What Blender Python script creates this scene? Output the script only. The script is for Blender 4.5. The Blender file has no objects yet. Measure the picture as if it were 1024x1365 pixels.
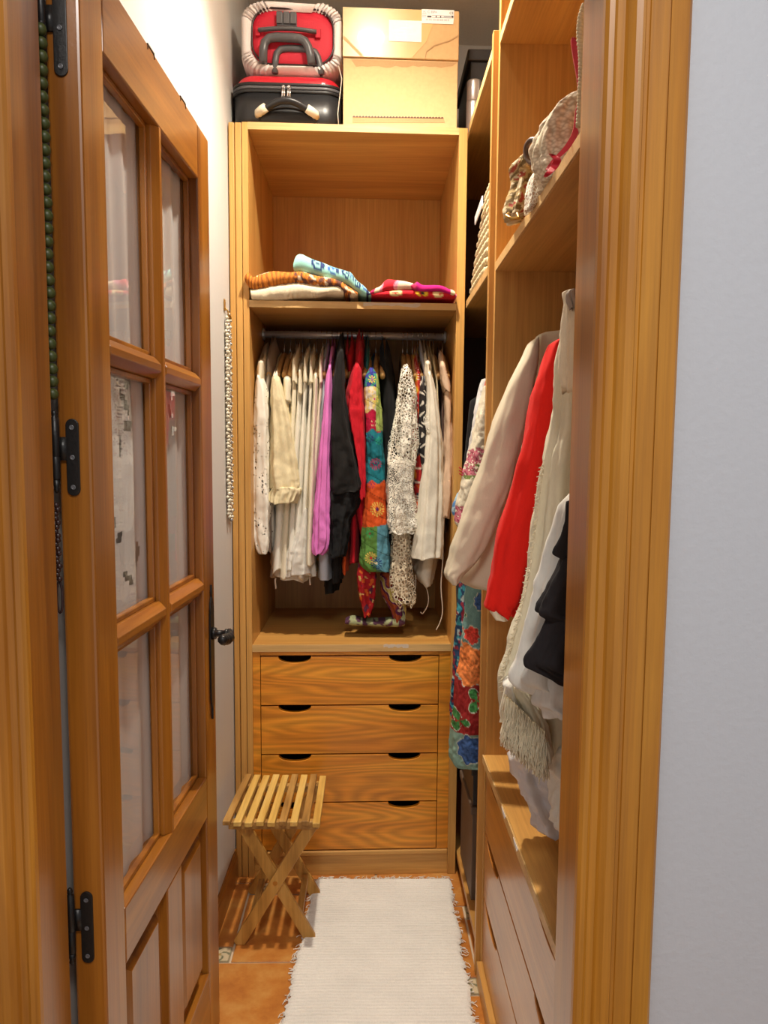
import bpy, bmesh, math, random
import numpy as np
from mathutils import Vector, Matrix, noise
R = math.radians; PI = math.pi
S = bpy.context.scene
COL = S.collection
rnd = random.Random(7)

# ------------------------------------------------------------------ camera
F, CX, CY, EYE = 1050.0, 512.0, 710.333, 1.37
VX = np.array([0.99979174, 0.00569107, 0.0195983])
VD = np.array([-0.01895439, -0.09698307, 0.99510553])
VV = np.array([-0.00756391, 0.99526976, 0.09685501])
cam_d = bpy.data.cameras.new('camera'); cam = bpy.data.objects.new('camera', cam_d); COL.objects.link(cam)
cam_d.sensor_fit = 'VERTICAL'; cam_d.sensor_height = 24.0; cam_d.lens = 24.0 * F / 1365.0
cam_d.shift_y = (CY - 682.5) / 1365.0; cam_d.clip_start = 0.02
wr = lambda i, s=1: Vector((VX[i]*s, VD[i]*s, -VV[i]*s))
rx, ry, rz = wr(0), wr(1, -1), wr(2, -1)
m = Matrix((rx, ry, rz)).transposed().to_4x4(); m.translation = Vector((0, 0, EYE))
cam.matrix_world = m
S.camera = cam

def U(px, py, x=None, y=None, z=None):
    """point of the room seen at photo pixel px,py on the plane x, y or z"""
    q = ((px-CX)/F, (py-CY)/F, 1.0)
    a = sum(VX[i]*q[i] for i in range(3)); b = sum(VD[i]*q[i] for i in range(3)); c = sum(VV[i]*q[i] for i in range(3))
    t = y/b if y is not None else (x/a if x is not None else (EYE-z)/c)
    return (float(t*a), float(t*b), float(EYE-t*c))

# ------------------------------------------------------------------ light
S.view_settings.view_transform = 'Standard'; S.view_settings.look = 'None'
S.view_settings.gamma = 1.0; S.view_settings.use_curve_mapping = False
S.view_settings.exposure = 0.42
W = bpy.data.worlds.new('world'); S.world = W; W.use_nodes = True
W.node_tree.nodes['Background'].inputs[0].default_value = (1.0, 0.97, 0.92, 1)
W.node_tree.nodes['Background'].inputs[1].default_value = 0.42
LAMP = (0.03, 1.95, 2.845)
ld = bpy.data.lights.new('closet_bulb', 'SPOT'); ld.energy = 106; ld.color = (1.0, 0.89, 0.74); ld.spot_size = R(132); ld.spot_blend = 1.0; ld.shadow_soft_size = 0.03
lo = bpy.data.objects.new('closet_bulb', ld); lo.location = LAMP; COL.objects.link(lo)
hd = bpy.data.lights.new('hall_light', 'AREA'); hd.energy = 25; hd.color = (1.0, 0.96, 0.90); hd.shape = 'DISK'; hd.size = 0.5
ho = bpy.data.objects.new('hall_light', hd); ho.location = (0.15, -0.35, 2.80); COL.objects.link(ho)

# ------------------------------------------------------------------ materials
MATS = {}
def newmat(n):
    mt = bpy.data.materials.new(n); mt.use_nodes = True
    nt = mt.node_tree; b = nt.nodes['Principled BSDF']; MATS[n] = mt
    return mt, nt, b
def N(nt, t, **kw):
    n = nt.nodes.new(t)
    for k, v in kw.items():
        if k.startswith('_'): setattr(n, k[1:], v)
        else: n.inputs[k].default_value = v
    return n
def L(nt, a, b): nt.links.new(a, b)
def c4(c): return (c[0], c[1], c[2], 1)
def coords(nt, scale, loc=(0, 0, 0)):
    tc = N(nt, 'ShaderNodeTexCoord'); mp = N(nt, 'ShaderNodeMapping'); mp.inputs['Scale'].default_value = scale
    mp.inputs['Location'].default_value = loc
    L(nt, tc.outputs['Object'], mp.inputs['Vector']); return mp.outputs[0]
def ramp(nt, fac, stops):
    r = N(nt, 'ShaderNodeValToRGB'); e = r.color_ramp.elements
    while len(e) < len(stops): e.new(0.5)
    for el, (p, c) in zip(e, stops): el.position = p; el.color = c4(c)
    L(nt, fac, r.inputs[0]); return r.outputs[0]
def bump(nt, b, h, strength=0.2, dist=0.002):
    bn = N(nt, 'ShaderNodeBump', Strength=strength, Distance=dist); L(nt, h, bn.inputs['Height']); L(nt, bn.outputs[0], b.inputs['Normal'])

def wood(n, cd, cm, cl, axis=2, big=9.0, fine=190.0, rough=0.35, coat=0.0, along=0.9, rings=0.0, loc=(0, 0, 0)):
    mt, nt, b = newmat(n)
    s1 = [big]*3; s1[axis] = along; s2 = [fine]*3; s2[axis] = fine*0.025
    n1 = N(nt, 'ShaderNodeTexNoise', Scale=1.0, Detail=5.0, Roughness=0.55, Distortion=0.6); L(nt, coords(nt, s1, loc), n1.inputs['Vector'])
    n2 = N(nt, 'ShaderNodeTexNoise', Scale=1.0, Detail=3.0, Roughness=0.6); L(nt, coords(nt, s2), n2.inputs['Vector'])
    base = ramp(nt, n1.outputs[0], [(0.32, cd), (0.5, cm), (0.7, cl)])
    if rings > 0:
        # the rings of plain-sawn pine: a sine of a stretched noise
        ml = N(nt, 'ShaderNodeMath', _operation='MULTIPLY'); ml.inputs[1].default_value = rings
        n3 = N(nt, 'ShaderNodeTexNoise', Scale=1.0, Detail=1.0, Roughness=0.4); s3 = [big*0.6]*3; s3[axis] = along*0.9
        L(nt, coords(nt, s3, (3, 5, 1)), n3.inputs['Vector']); L(nt, n3.outputs[0], ml.inputs[0])
        sn = N(nt, 'ShaderNodeMath', _operation='SINE'); L(nt, ml.outputs[0], sn.inputs[0])
        mr = N(nt, 'ShaderNodeMapRange'); mr.inputs[1].default_value = -1; mr.inputs[2].default_value = 1; mr.inputs[3].default_value = 0.78; mr.inputs[4].default_value = 1.08
        L(nt, sn.outputs[0], mr.inputs[0])
        mx = N(nt, 'ShaderNodeMixRGB', _blend_type='MULTIPLY', Fac=1.0); L(nt, base, mx.inputs[1]); L(nt, mr.outputs[0], mx.inputs[2]); base = mx.outputs[0]
    st = ramp(nt, n2.outputs[0], [(0.3, (0.80, 0.78, 0.74)), (0.65, (1.05, 1.05, 1.05))])
    mx = N(nt, 'ShaderNodeMixRGB', _blend_type='MULTIPLY', Fac=0.8); L(nt, base, mx.inputs[1]); L(nt, st, mx.inputs[2])
    L(nt, mx.outputs[0], b.inputs['Base Color'])
    b.inputs['Roughness'].default_value = rough; b.inputs['Coat Weight'].default_value = coat; b.inputs['Coat Roughness'].default_value = 0.18
    bump(nt, b, n2.outputs[0], 0.12, 0.001)
    return mt
PD, PM, PL = (0.36, 0.125, 0.010), (0.54, 0.220, 0.018), (0.70, 0.32, 0.032)
wood('pine_v', PD, PM, PL, 2, 12, rough=0.40, coat=0.10, rings=9)
wood('pine_h', PD, PM, PL, 1, 12, rough=0.33, coat=0.35, rings=9)
DD, DM, DL_ = (0.22, 0.066, 0.007), (0.35, 0.120, 0.011), (0.50, 0.195, 0.020)
wood('door_v', DD, DM, DL_, 2, 14, rough=0.34, coat=0.4, rings=8)
wood('door_h', DD, DM, DL_, 1, 14, rough=0.34, coat=0.4, rings=8)
BD, BM_, BL_ = (0.50, 0.245, 0.058), (0.59, 0.305, 0.078), (0.67, 0.375, 0.105)
wood('beech_v', BD, BM_, BL_, 2, 14, 160, rough=0.42, coat=0.1, along=1.2)
wood('beech_x', BD, BM_, BL_, 0, 14, 160, rough=0.42, coat=0.1, along=1.2)
wood('beech_y', BD, BM_, BL_, 1, 14, 160, rough=0.42, coat=0.1, along=1.2)
wood('edge_band', (0.58, 0.36, 0.13), (0.66, 0.42, 0.17), (0.74, 0.50, 0.22), 0, 14, 160, rough=0.45)
wood('front_x', (0.58, 0.195, 0.014), (0.74, 0.275, 0.020), (0.84, 0.37, 0.034), 0, 16, 170, rough=0.38, coat=0.2, along=1.6, rings=120)
wood('front_y', (0.36, 0.12, 0.02), (0.46, 0.175, 0.032), (0.56, 0.23, 0.045), 1, 14, 170, rough=0.30, coat=0.35, along=1.2)
wood('stool_light', (0.58, 0.33, 0.07), (0.72, 0.46, 0.12), (0.82, 0.58, 0.20), 1, 30, 160, rough=0.45, along=3)
wood('stool_dark', (0.24, 0.12, 0.03), (0.42, 0.22, 0.055), (0.54, 0.32, 0.10), 1, 40, 160, rough=0.5, along=4)
wood('stool_leg', (0.36, 0.175, 0.035), (0.54, 0.28, 0.06), (0.64, 0.37, 0.10), 2, 26, 160, rough=0.45, along=4)
wood('hanger_wood', (0.42, 0.22, 0.07), (0.54, 0.31, 0.11), (0.62, 0.38, 0.15), 1, 30, 200, rough=0.35)

def plain(n, c, rough=0.5, metal=0.0, nb=0.0, ns=60.0, coat=0.0, var=0.0, sheen=0.0):
    mt, nt, b = newmat(n)
    b.inputs['Roughness'].default_value = rough; b.inputs['Metallic'].default_value = metal; b.inputs['Coat Weight'].default_value = coat
    b.inputs['Sheen Weight'].default_value = sheen
    nz = N(nt, 'ShaderNodeTexNoise', Scale=1.0, Detail=4.0); L(nt, coords(nt, (ns, ns, ns)), nz.inputs['Vector'])
    v = var if var else 0.03
    L(nt, ramp(nt, nz.outputs[0], [(0.3, [k*(1-v) for k in c]), (0.7, [min(1, k*(1+v)) for k in c])]), b.inputs['Base Color'])
    if nb: bump(nt, b, nz.outputs[0], nb, 0.002)
    return mt
plain('wall_paint', (0.62, 0.605, 0.585), 0.75, nb=0.10, ns=160, var=0.015)
plain('hall_paint', (0.50, 0.52, 0.575), 0.6, nb=0.35, ns=95, var=0.012)
plain('ceiling_paint', (0.80, 0.77, 0.72), 0.85, nb=0.1, ns=120)
plain('black_iron', (0.012, 0.011, 0.011), 0.38, 0.3, nb=0.2, ns=200)
plain('black_plastic', (0.018, 0.018, 0.020), 0.38)
plain('grey_plastic', (0.10, 0.10, 0.11), 0.35)
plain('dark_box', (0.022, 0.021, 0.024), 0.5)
plain('chrome', (0.75, 0.75, 0.76), 0.18, 1.0)
plain('steel_rail', (0.72, 0.72, 0.74), 0.35, 0.6)
plain('silver_can', (0.62, 0.60, 0.60), 0.32, 0.75)
plain('cream_plastic', (0.80, 0.72, 0.55), 0.35)
plain('red_shell', (0.62, 0.012, 0.03), 0.16, coat=0.6)
plain('red_nylon', (0.62, 0.010, 0.035), 0.6, nb=0.4, ns=500)
plain('white_elastic', (0.90, 0.82, 0.81), 0.7, nb=0.3, ns=300)
plain('cardboard', (0.62, 0.40, 0.19), 0.8, nb=0.15, ns=90, var=0.05)
plain('cardboard_tape', (0.66, 0.44, 0.17), 0.30, nb=0.05, ns=30, coat=0.3)
plain('cardboard_torn', (0.46, 0.28, 0.13), 0.9, nb=0.4, ns=200)
plain('paper', (0.90, 0.90, 0.90), 0.6)
plain('ink', (0.06, 0.06, 0.08), 0.7)
plain('grey_ink', (0.38, 0.40, 0.46), 0.7)
plain('grout', (0.62, 0.50, 0.36), 0.8, nb=0.2, ns=200)
plain('pearl', (0.74, 0.70, 0.56), 0.16, coat=0.8)
plain('silver_bead', (0.42, 0.42, 0.44), 0.2, 0.6)
plain('green_bead', (0.045, 0.06, 0.012), 0.45)
plain('dark_bead', (0.03, 0.012, 0.012), 0.3)
plain('brass', (0.50, 0.30, 0.08), 0.3, 0.8)
plain('plinth_wood', (0.50, 0.22, 0.05), 0.4)
plain('lamp_shell', (0.7, 0.7, 0.7), 0.4)
plain('cord_cream', (0.62, 0.52, 0.42), 0.8)
plain('tortoise', (0.10, 0.045, 0.018), 0.5, ns=50, var=0.6)
plain('red_leather', (0.50, 0.015, 0.03), 0.45, nb=0.2, ns=200)
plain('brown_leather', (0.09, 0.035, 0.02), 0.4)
plain('tag_white', (0.75, 0.74, 0.76), 0.4)
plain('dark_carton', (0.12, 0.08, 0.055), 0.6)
plain('red_sticker', (0.6, 0.12, 0.04), 0.5)

def fabric(n, c, scale=520.0, st=0.25, rough=0.85, var=0.05, sheen=0.03, trans=0.0, weave=True):
    mt, nt, b = newmat(n)
    nz = N(nt, 'ShaderNodeTexNoise', Scale=1.0, Detail=3.0); L(nt, coords(nt, (scale, scale, scale*0.35)), nz.inputs['Vector'])
    n2 = N(nt, 'ShaderNodeTexNoise', Scale=7.0, Detail=2.0); L(nt, coords(nt, (1, 1, 1)), n2.inputs['Vector'])
    ad = N(nt, 'ShaderNodeMath', _operation='ADD'); L(nt, nz.outputs[0], ad.inputs[0]); L(nt, n2.outputs[0], ad.inputs[1])
    hf = N(nt, 'ShaderNodeMath', _operation='MULTIPLY'); hf.inputs[1].default_value = 0.5; L(nt, ad.outputs[0], hf.inputs[0])
    L(nt, ramp(nt, hf.outputs[0], [(0.35, [k*(1-var) for k in c]), (0.65, [min(1, k*(1+var)) for k in c])]), b.inputs['Base Color'])
    b.inputs['Roughness'].default_value = rough; b.inputs['Sheen Weight'].default_value = sheen
    b.inputs['Specular IOR Level'].default_value = 0.25
    bump(nt, b, nz.outputs[0], st, 0.001)
    if trans > 0:
        tr = N(nt, 'ShaderNodeBsdfTranslucent'); tr.inputs[0].default_value = c4(c); mx = N(nt, 'ShaderNodeMixShader', Fac=trans)
        L(nt, b.outputs[0], mx.inputs[1]); L(nt, tr.outputs[0], mx.inputs[2]); L(nt, mx.outputs[0], nt.nodes['Material Output'].inputs[0])
    return mt
fabric('white_cotton', (0.88, 0.85, 0.76), trans=0.12)
fabric('cream_cotton', (0.86, 0.79, 0.62), trans=0.1)
fabric('cream_linen', (0.82, 0.72, 0.47), 340, 0.5, trans=0.1, var=0.1)
fabric('ivory_linen', (0.82, 0.77, 0.65), 340, 0.5, trans=0.1, var=0.08)
fabric('taupe', (0.34, 0.28, 0.23))  # cord end's own colour; on the white shirt it paints in shade
fabric('pink_cotton', (0.72, 0.20, 0.58))
fabric('pale_blue', (0.50, 0.54, 0.62))
fabric('black_cloth', (0.007, 0.007, 0.008), rough=0.85)
fabric('black_linen', (0.009, 0.008, 0.008), 300, 0.7, rough=0.8)
fabric('black_gauze', (0.020, 0.017, 0.019), 500, 0.4, trans=0.15)
fabric('red_cotton', (0.52, 0.008, 0.02))
fabric('red_suit', (0.68, 0.012, 0.006), 600, 0.15)
fabric('orange_cloth', (0.66, 0.09, 0.015))
fabric('beige_knit', (0.60, 0.43, 0.30), 500, 0.4)
fabric('beige_suit', (0.60, 0.53, 0.395), 700, 0.12)
fabric('beige_lining', (0.45, 0.36, 0.26), 700, 0.12)
fabric('cream_gauze', (0.82, 0.76, 0.58), 300, 0.4, trans=0.15)
fabric('white_gauze', (0.84, 0.82, 0.76), 300, 0.3, trans=0.2)
fabric('fringe_silk', (0.84, 0.76, 0.58), 300, 0.3, trans=0.15)
fabric('cream_towel', (0.76, 0.66, 0.48), 420, 0.9)
fabric('rug_cotton', (0.78, 0.75, 0.70), 380, 0.7, var=0.07, rough=0.95)
fabric('teal_cloth', (0.03, 0.20, 0.23))
fabric('crochet_yarn', (0.62, 0.48, 0.33), 300, 0.6)
fabric('rope', (0.62, 0.50, 0.31), 260, 0.9, var=0.15)
fabric('brown_cloth', (0.14, 0.07, 0.05))

def painted(n, scale=480.0, st=0.35, rough=0.85, trans=0.0):
    """cloth printed or embroidered in several colours: the dyes sit in the colour attribute"""
    mt, nt, b = newmat(n)
    at = N(nt, 'ShaderNodeVertexColor'); at.layer_name = 'Col'
    nz = N(nt, 'ShaderNodeTexNoise', Scale=1.0, Detail=3.0); L(nt, coords(nt, (scale,)*3), nz.inputs['Vector'])
    v = ramp(nt, nz.outputs[0], [(0.3, (0.86,)*3), (0.7, (1.08,)*3)])
    mx = N(nt, 'ShaderNodeMixRGB', _blend_type='MULTIPLY', Fac=1.0); L(nt, at.outputs[0], mx.inputs[1]); L(nt, v, mx.inputs[2])
    L(nt, mx.outputs[0], b.inputs['Base Color']); b.inputs['Roughness'].default_value = rough
    b.inputs['Specular IOR Level'].default_value = 0.25
    bump(nt, b, nz.outputs[0], st, 0.0012)
    return mt
painted('printed_cloth'); painted('glazed', rough=0.3, st=0.1)

def lace(n, c, scale, thr, kind='edge', warp=0.0):
    mt, nt, b = newmat(n)
    co = coords(nt, (scale, scale*0.6, scale*0.8))
    vo = N(nt, 'ShaderNodeTexVoronoi', _feature='DISTANCE_TO_EDGE' if kind == 'edge' else 'F1'); vo.inputs['Scale'].default_value = 1.0; L(nt, co, vo.inputs['Vector'])
    big = N(nt, 'ShaderNodeTexNoise', Scale=1.0, Detail=1.0); L(nt, coords(nt, (26, 26, 18)), big.inputs['Vector'])
    mr = N(nt, 'ShaderNodeMapRange'); mr.inputs[1].default_value = 0.35; mr.inputs[2].default_value = 0.65; mr.inputs[3].default_value = thr*1.6 if kind == 'edge' else 0.0; mr.inputs[4].default_value = thr*0.7 if kind == 'edge' else thr*1.4
    L(nt, big.outputs[0], mr.inputs[0])
    gt = N(nt, 'ShaderNodeMath', _operation='GREATER_THAN' if kind == 'edge' else 'LESS_THAN'); L(nt, vo.outputs['Distance'], gt.inputs[0]); L(nt, mr.outputs[0], gt.inputs[1])
    tr = N(nt, 'ShaderNodeBsdfTransparent'); mx = N(nt, 'ShaderNodeMixShader')
    b.inputs['Base Color'].default_value = c4(c); b.inputs['Roughness'].default_value = 0.9
    bump(nt, b, vo.outputs['Distance'], -0.8, 0.003)
    L(nt, gt.outputs[0], mx.inputs[0]); L(nt, b.outputs[0], mx.inputs[1]); L(nt, tr.outputs[0], mx.inputs[2])
    L(nt, mx.outputs[0], nt.nodes['Material Output'].inputs[0])
    return mt
lace('white_lace', (0.88, 0.84, 0.73), 135, 0.115)
lace('white_net', (0.88, 0.84, 0.73), 230, 0.12)
lace('beige_lace', (0.68, 0.58, 0.42), 110, 0.12)
lace('eyelet', (0.82, 0.79, 0.71), 120, 0.24, 'dot')
lace('crochet', (0.68, 0.58, 0.44), 150, 0.26)

mt, nt, b = newmat('crochet_stitch')
b.inputs['Base Color'].default_value = (0.70, 0.62, 0.47, 1); b.inputs['Roughness'].default_value = 0.9
vo = N(nt, 'ShaderNodeTexVoronoi'); vo.inputs['Scale'].default_value = 1.0; L(nt, coords(nt, (120, 120, 200)), vo.inputs['Vector'])
L(nt, ramp(nt, vo.outputs['Distance'], [(0.2, (0.74, 0.66, 0.50)), (0.75, (0.42, 0.33, 0.22))]), b.inputs['Base Color']); bump(nt, b, vo.outputs['Distance'], -1.0, 0.006)
# cutwork door curtain: thin cloth that lets light through
mt, nt, b = newmat('sheer_curtain')
b.inputs['Base Color'].default_value = (0.80, 0.78, 0.76, 1); b.inputs['Roughness'].default_value = 0.8
tl = N(nt, 'ShaderNodeBsdfTranslucent'); tl.inputs[0].default_value = (0.85, 0.84, 0.82, 1)
mx = N(nt, 'ShaderNodeMixShader', Fac=0.25); L(nt, b.outputs[0], mx.inputs[1]); L(nt, tl.outputs[0], mx.inputs[2])
L(nt, mx.outputs[0], nt.nodes['Material Output'].inputs[0])
mt, nt, b = newmat('glass')
b.inputs['Transmission Weight'].default_value = 1.0; b.inputs['Roughness'].default_value = 0.0; b.inputs['IOR'].default_value = 1.5
tr = N(nt, 'ShaderNodeBsdfTransparent'); gl = N(nt, 'ShaderNodeBsdfGlossy'); gl.inputs['Roughness'].default_value = 0.01
fr = N(nt, 'ShaderNodeFresnel'); fr.inputs[0].default_value = 1.75
ge = N(nt, 'ShaderNodeNewGeometry'); bf = N(nt, 'ShaderNodeMath', _operation='SUBTRACT'); bf.inputs[0].default_value = 1.0; L(nt, ge.outputs['Backfacing'], bf.inputs[1])
ff = N(nt, 'ShaderNodeMath', _operation='MULTIPLY'); L(nt, fr.outputs[0], ff.inputs[0]); L(nt, bf.outputs[0], ff.inputs[1])
mx = N(nt, 'ShaderNodeMixShader'); L(nt, ff.outputs[0], mx.inputs[0]); L(nt, tr.outputs[0], mx.inputs[1]); L(nt, gl.outputs[0], mx.inputs[2])
nz = N(nt, 'ShaderNodeTexNoise', Scale=1.0, Detail=1.0); L(nt, coords(nt, (9, 9, 5)), nz.inputs['Vector'])
bn = N(nt, 'ShaderNodeBump', Strength=0.10, Distance=0.01); L(nt, nz.outputs[0], bn.inputs['Height']); L(nt, bn.outputs[0], gl.inputs['Normal'])
L(nt, mx.outputs[0], nt.nodes['Material Output'].inputs[0])
mt, nt, b = newmat('plastic_film')
b.inputs['Base Color'].default_value = (0.80, 0.79, 0.82, 1); b.inputs['Roughness'].default_value = 0.35
tr = N(nt, 'ShaderNodeBsdfTransparent'); mx = N(nt, 'ShaderNodeMixShader', Fac=0.22); L(nt, b.outputs[0], mx.inputs[1]); L(nt, tr.outputs[0], mx.inputs[2])
L(nt, mx.outputs[0], nt.nodes['Material Output'].inputs[0])
# terracotta
mt, nt, b = newmat('terracotta')
n1 = N(nt, 'ShaderNodeTexNoise', Scale=1.0, Detail=6.0, Roughness=0.65); L(nt, coords(nt, (11, 11, 11)), n1.inputs['Vector'])
L(nt, ramp(nt, n1.outputs[0], [(0.3, (0.38, 0.115, 0.022)), (0.5, (0.52, 0.20, 0.040)), (0.68, (0.60, 0.30, 0.08))]), b.inputs['Base Color'])
b.inputs['Roughness'].default_value = 0.3; bump(nt, b, n1.outputs[0], 0.15, 0.003)
mt, nt, b = newmat('hall_tile')
n1 = N(nt, 'ShaderNodeTexNoise', Scale=9.0, Detail=4.0)
L(nt, ramp(nt, n1.outputs[0], [(0.3, (0.36, 0.12, 0.04)), (0.7, (0.46, 0.18, 0.06))]), b.inputs['Base Color']); b.inputs['Roughness'].default_value = 0.35
mt, nt, b = newmat('bulb_glass')
b.inputs['Emission Color'].default_value = (1, 0.88, 0.7, 1); b.inputs['Emission Strength'].default_value = 220.0

# ------------------------------------------------------------------ mesh helpers
class MB:
    def __init__(s, T=None): s.v = []; s.f = []; s.c = []; s.T = T
    def add(s, vs, fs, cs=None):
        o = len(s.v); s.v += [tuple(p) for p in vs]; s.f += [tuple(i+o for i in q) for q in fs]
        s.c += cs if cs else [(1, 1, 1)]*len(vs)
        return s
    def box(s, x0, x1, y0, y1, z0, z1, c=None):
        vs = [(x, y, z) for z in (z0, z1) for y in (y0, y1) for x in (x0, x1)]
        return s.add(vs, [(0, 2, 3, 1), (4, 5, 7, 6), (0, 1, 5, 4), (2, 6, 7, 3), (0, 4, 6, 2), (1, 3, 7, 5)], [c]*8 if c else None)
    def prism(s, pts, d, c=None):
        """closed outline pts (3-D) pushed along vector d"""
        n = len(pts); vs = list(pts)+[(p[0]+d[0], p[1]+d[1], p[2]+d[2]) for p in pts]
        return s.add(vs, [tuple(range(n))[::-1], tuple(range(n, 2*n))]+[(i, (i+1) % n, (i+1) % n+n, i+n) for i in range(n)], [c]*(2*n) if c else None)
    def tube(s, path, r, n=8, cap=True, flat=1.0, closed=False, c=None):
        P = [Vector(p) for p in path]; m_ = len(P); vs = []; up = None
        for i, p in enumerate(P):
            a = P[(i-1) % m_] if (i > 0 or closed) else p; b_ = P[(i+1) % m_] if (i < m_-1 or closed) else p
            t = (b_-a).normalized()
            if up is None: up = Vector((0, 0, 1)) if abs(t.z) < 0.9 else Vector((1, 0, 0))
            s_ = t.cross(up).normalized(); up = s_.cross(t).normalized()
            rr = r[i] if isinstance(r, (list, tuple)) else r
            for k in range(n):
                a_ = 2*PI*k/n; vs.append(p+s_*math.cos(a_)*rr+up*math.sin(a_)*rr*flat)
        fs = []
        for i in range(m_ if closed else m_-1):
            j = (i+1) % m_
            for k in range(n): k2 = (k+1) % n; fs.append((i*n+k, i*n+k2, j*n+k2, j*n+k))
        if cap and not closed: fs += [tuple(range(n))[::-1], tuple((m_-1)*n+k for k in range(n))]
        return s.add(vs, fs, [c]*len(vs) if c else None)
    def lathe(s, prof, c, n=20, axis=2):
        vs = []; fs = []
        for r, h in prof:
            for k in range(n):
                a = 2*PI*k/n; p = [r*math.cos(a), r*math.sin(a)]; q = [0, 0, 0]; o = [i for i in range(3) if i != axis]
                q[o[0]] = p[0]; q[o[1]] = p[1]; q[axis] = h; vs.append((c[0]+q[0], c[1]+q[1], c[2]+q[2]))
        for i in range(len(prof)-1):
            for k in range(n): k2 = (k+1) % n; fs.append((i*n+k, i*n+k2, (i+1)*n+k2, (i+1)*n+k))
        fs += [tuple(range(n))[::-1], tuple((len(prof)-1)*n+k for k in range(n))]
        return s.add(vs, fs)
    def ball(s, p, r, n=6, m_=4, c=None):
        vs = [(p[0], p[1], p[2]-r)]; fs = []
        for j in range(1, m_):
            t = PI*j/m_
            for k in range(n): a = 2*PI*k/n; vs.append((p[0]+r*math.sin(t)*math.cos(a), p[1]+r*math.sin(t)*math.sin(a), p[2]-r*math.cos(t)))
        vs.append((p[0], p[1], p[2]+r)); e = len(vs)-1
        for k in range(n): fs.append((0, 1+(k+1) % n, 1+k)); fs.append((e, 1+(m_-2)*n+k, 1+(m_-2)*n+(k+1) % n))
        for j in range(m_-2):
            for k in range(n): a = 1+j*n; k2 = (k+1) % n; fs.append((a+k, a+k2, a+n+k2, a+n+k))
        return s.add(vs, fs, [c]*len(vs) if c else None)
    def build(s, name, mat, parent=None, smooth=False, bevel=0.0, loc=None, solid=0.0, seg=2):
        vs = [s.T(*p) for p in s.v] if s.T else s.v
        if parent is not None: o = root_loc(parent)
        elif loc is not None: o = loc
        else:
            a = np.array(vs); o = (float(a[:, 0].mean()), float(a[:, 1].mean()), float(a[:, 2].min()))
        me = bpy.data.meshes.new(name); me.from_pydata([(p[0]-o[0], p[1]-o[1], p[2]-o[2]) for p in vs], [], s.f)
        bm = bmesh.new(); bm.from_mesh(me); bmesh.ops.recalc_face_normals(bm, faces=bm.faces); bm.to_mesh(me); bm.free()
        me.materials.append(MATS[mat])
        if any(c != (1, 1, 1) for c in s.c):
            at = me.color_attributes.new('Col', 'FLOAT_COLOR', 'POINT'); buf = []
            for c in s.c: buf += [c[0], c[1], c[2], 1.0]
            at.data.foreach_set('color', buf)
        if smooth: me.shade_smooth()
        ob = bpy.data.objects.new(name, me); COL.objects.link(ob)
        if parent is not None: ob.parent = parent
        else: ob.location = o
        if parent is not None and parent.type == 'MESH': pass
        if bevel:
            md = ob.modifiers.new('bevel', 'BEVEL'); md.width = bevel; md.segments = seg; md.limit_method = 'ANGLE'; md.angle_limit = R(40)
        if solid:
            md = ob.modifiers.new('thick', 'SOLIDIFY'); md.thickness = solid; md.offset = 0
        return ob
def root_loc(o):
    p = Vector((0, 0, 0))
    while o is not None: p += o.location; o = o.parent
    return p
def tag(o, label, cat, group=None):
    o['label'] = label; o['category'] = cat
    if group: o['group'] = group
    return o
def thing(name, loc, label, cat, group=None):
    o = bpy.data.objects.new(name, None); COL.objects.link(o); o.location = loc; o.empty_display_size = 0.05
    return tag(o, label, cat, group)
def struct(o): o['kind'] = 'structure'; return o
def sroot(name, loc=(0, 0, 0)):
    o = bpy.data.objects.new(name, None); COL.objects.link(o); o.location = loc; return struct(o)

# ------------------------------------------------------------------ room
CH = 2.91; WL = -0.442; WR = 0.90; WB = 3.12; DY0, DY1 = 0.975, 1.06
def wl(y): return -0.446+(y-1.06)*0.0135      # the left wall is not quite square to the doorway
struct(MB().prism([(-0.56, DY1, 0), (wl(DY1), DY1, 0), (wl(WB+0.1), WB+0.1, 0), (-0.56, WB+0.1, 0)], (0, 0, CH)).build('wall_left', 'wall_paint'))
struct(MB().box(WL, WR+0.1, WB, WB+0.1, 0, CH).build('wall_back', 'wall_paint'))
struct(MB().box(WR, WR+0.1, DY1, WB, 0, CH).build('wall_right', 'wall_paint'))
struct(MB().box(-1.4, 1.4, -1.2, WB+0.1, CH, CH+0.1).build('ceiling', 'ceiling_paint'))
JL, JR, JT = -0.422, 0.272, 2.09
wf = MB(); wf.box(-1.4, JL-0.03, DY0, DY1, 0, CH); wf.box(JR+0.03, 1.4, DY0, DY1, 0, CH); wf.box(JL-0.03, JR+0.03, DY0, DY1, JT+0.03, CH)
struct(wf.build('wall_front', 'hall_paint'))
struct(MB().box(-1.5, -1.4, -1.2, DY1, 0, CH).build('wall_hall_left', 'hall_paint'))
struct(MB().box(1.4, 1.5, -1.2, DY1, 0, CH).build('wall_hall_right', 'hall_paint'))
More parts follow.
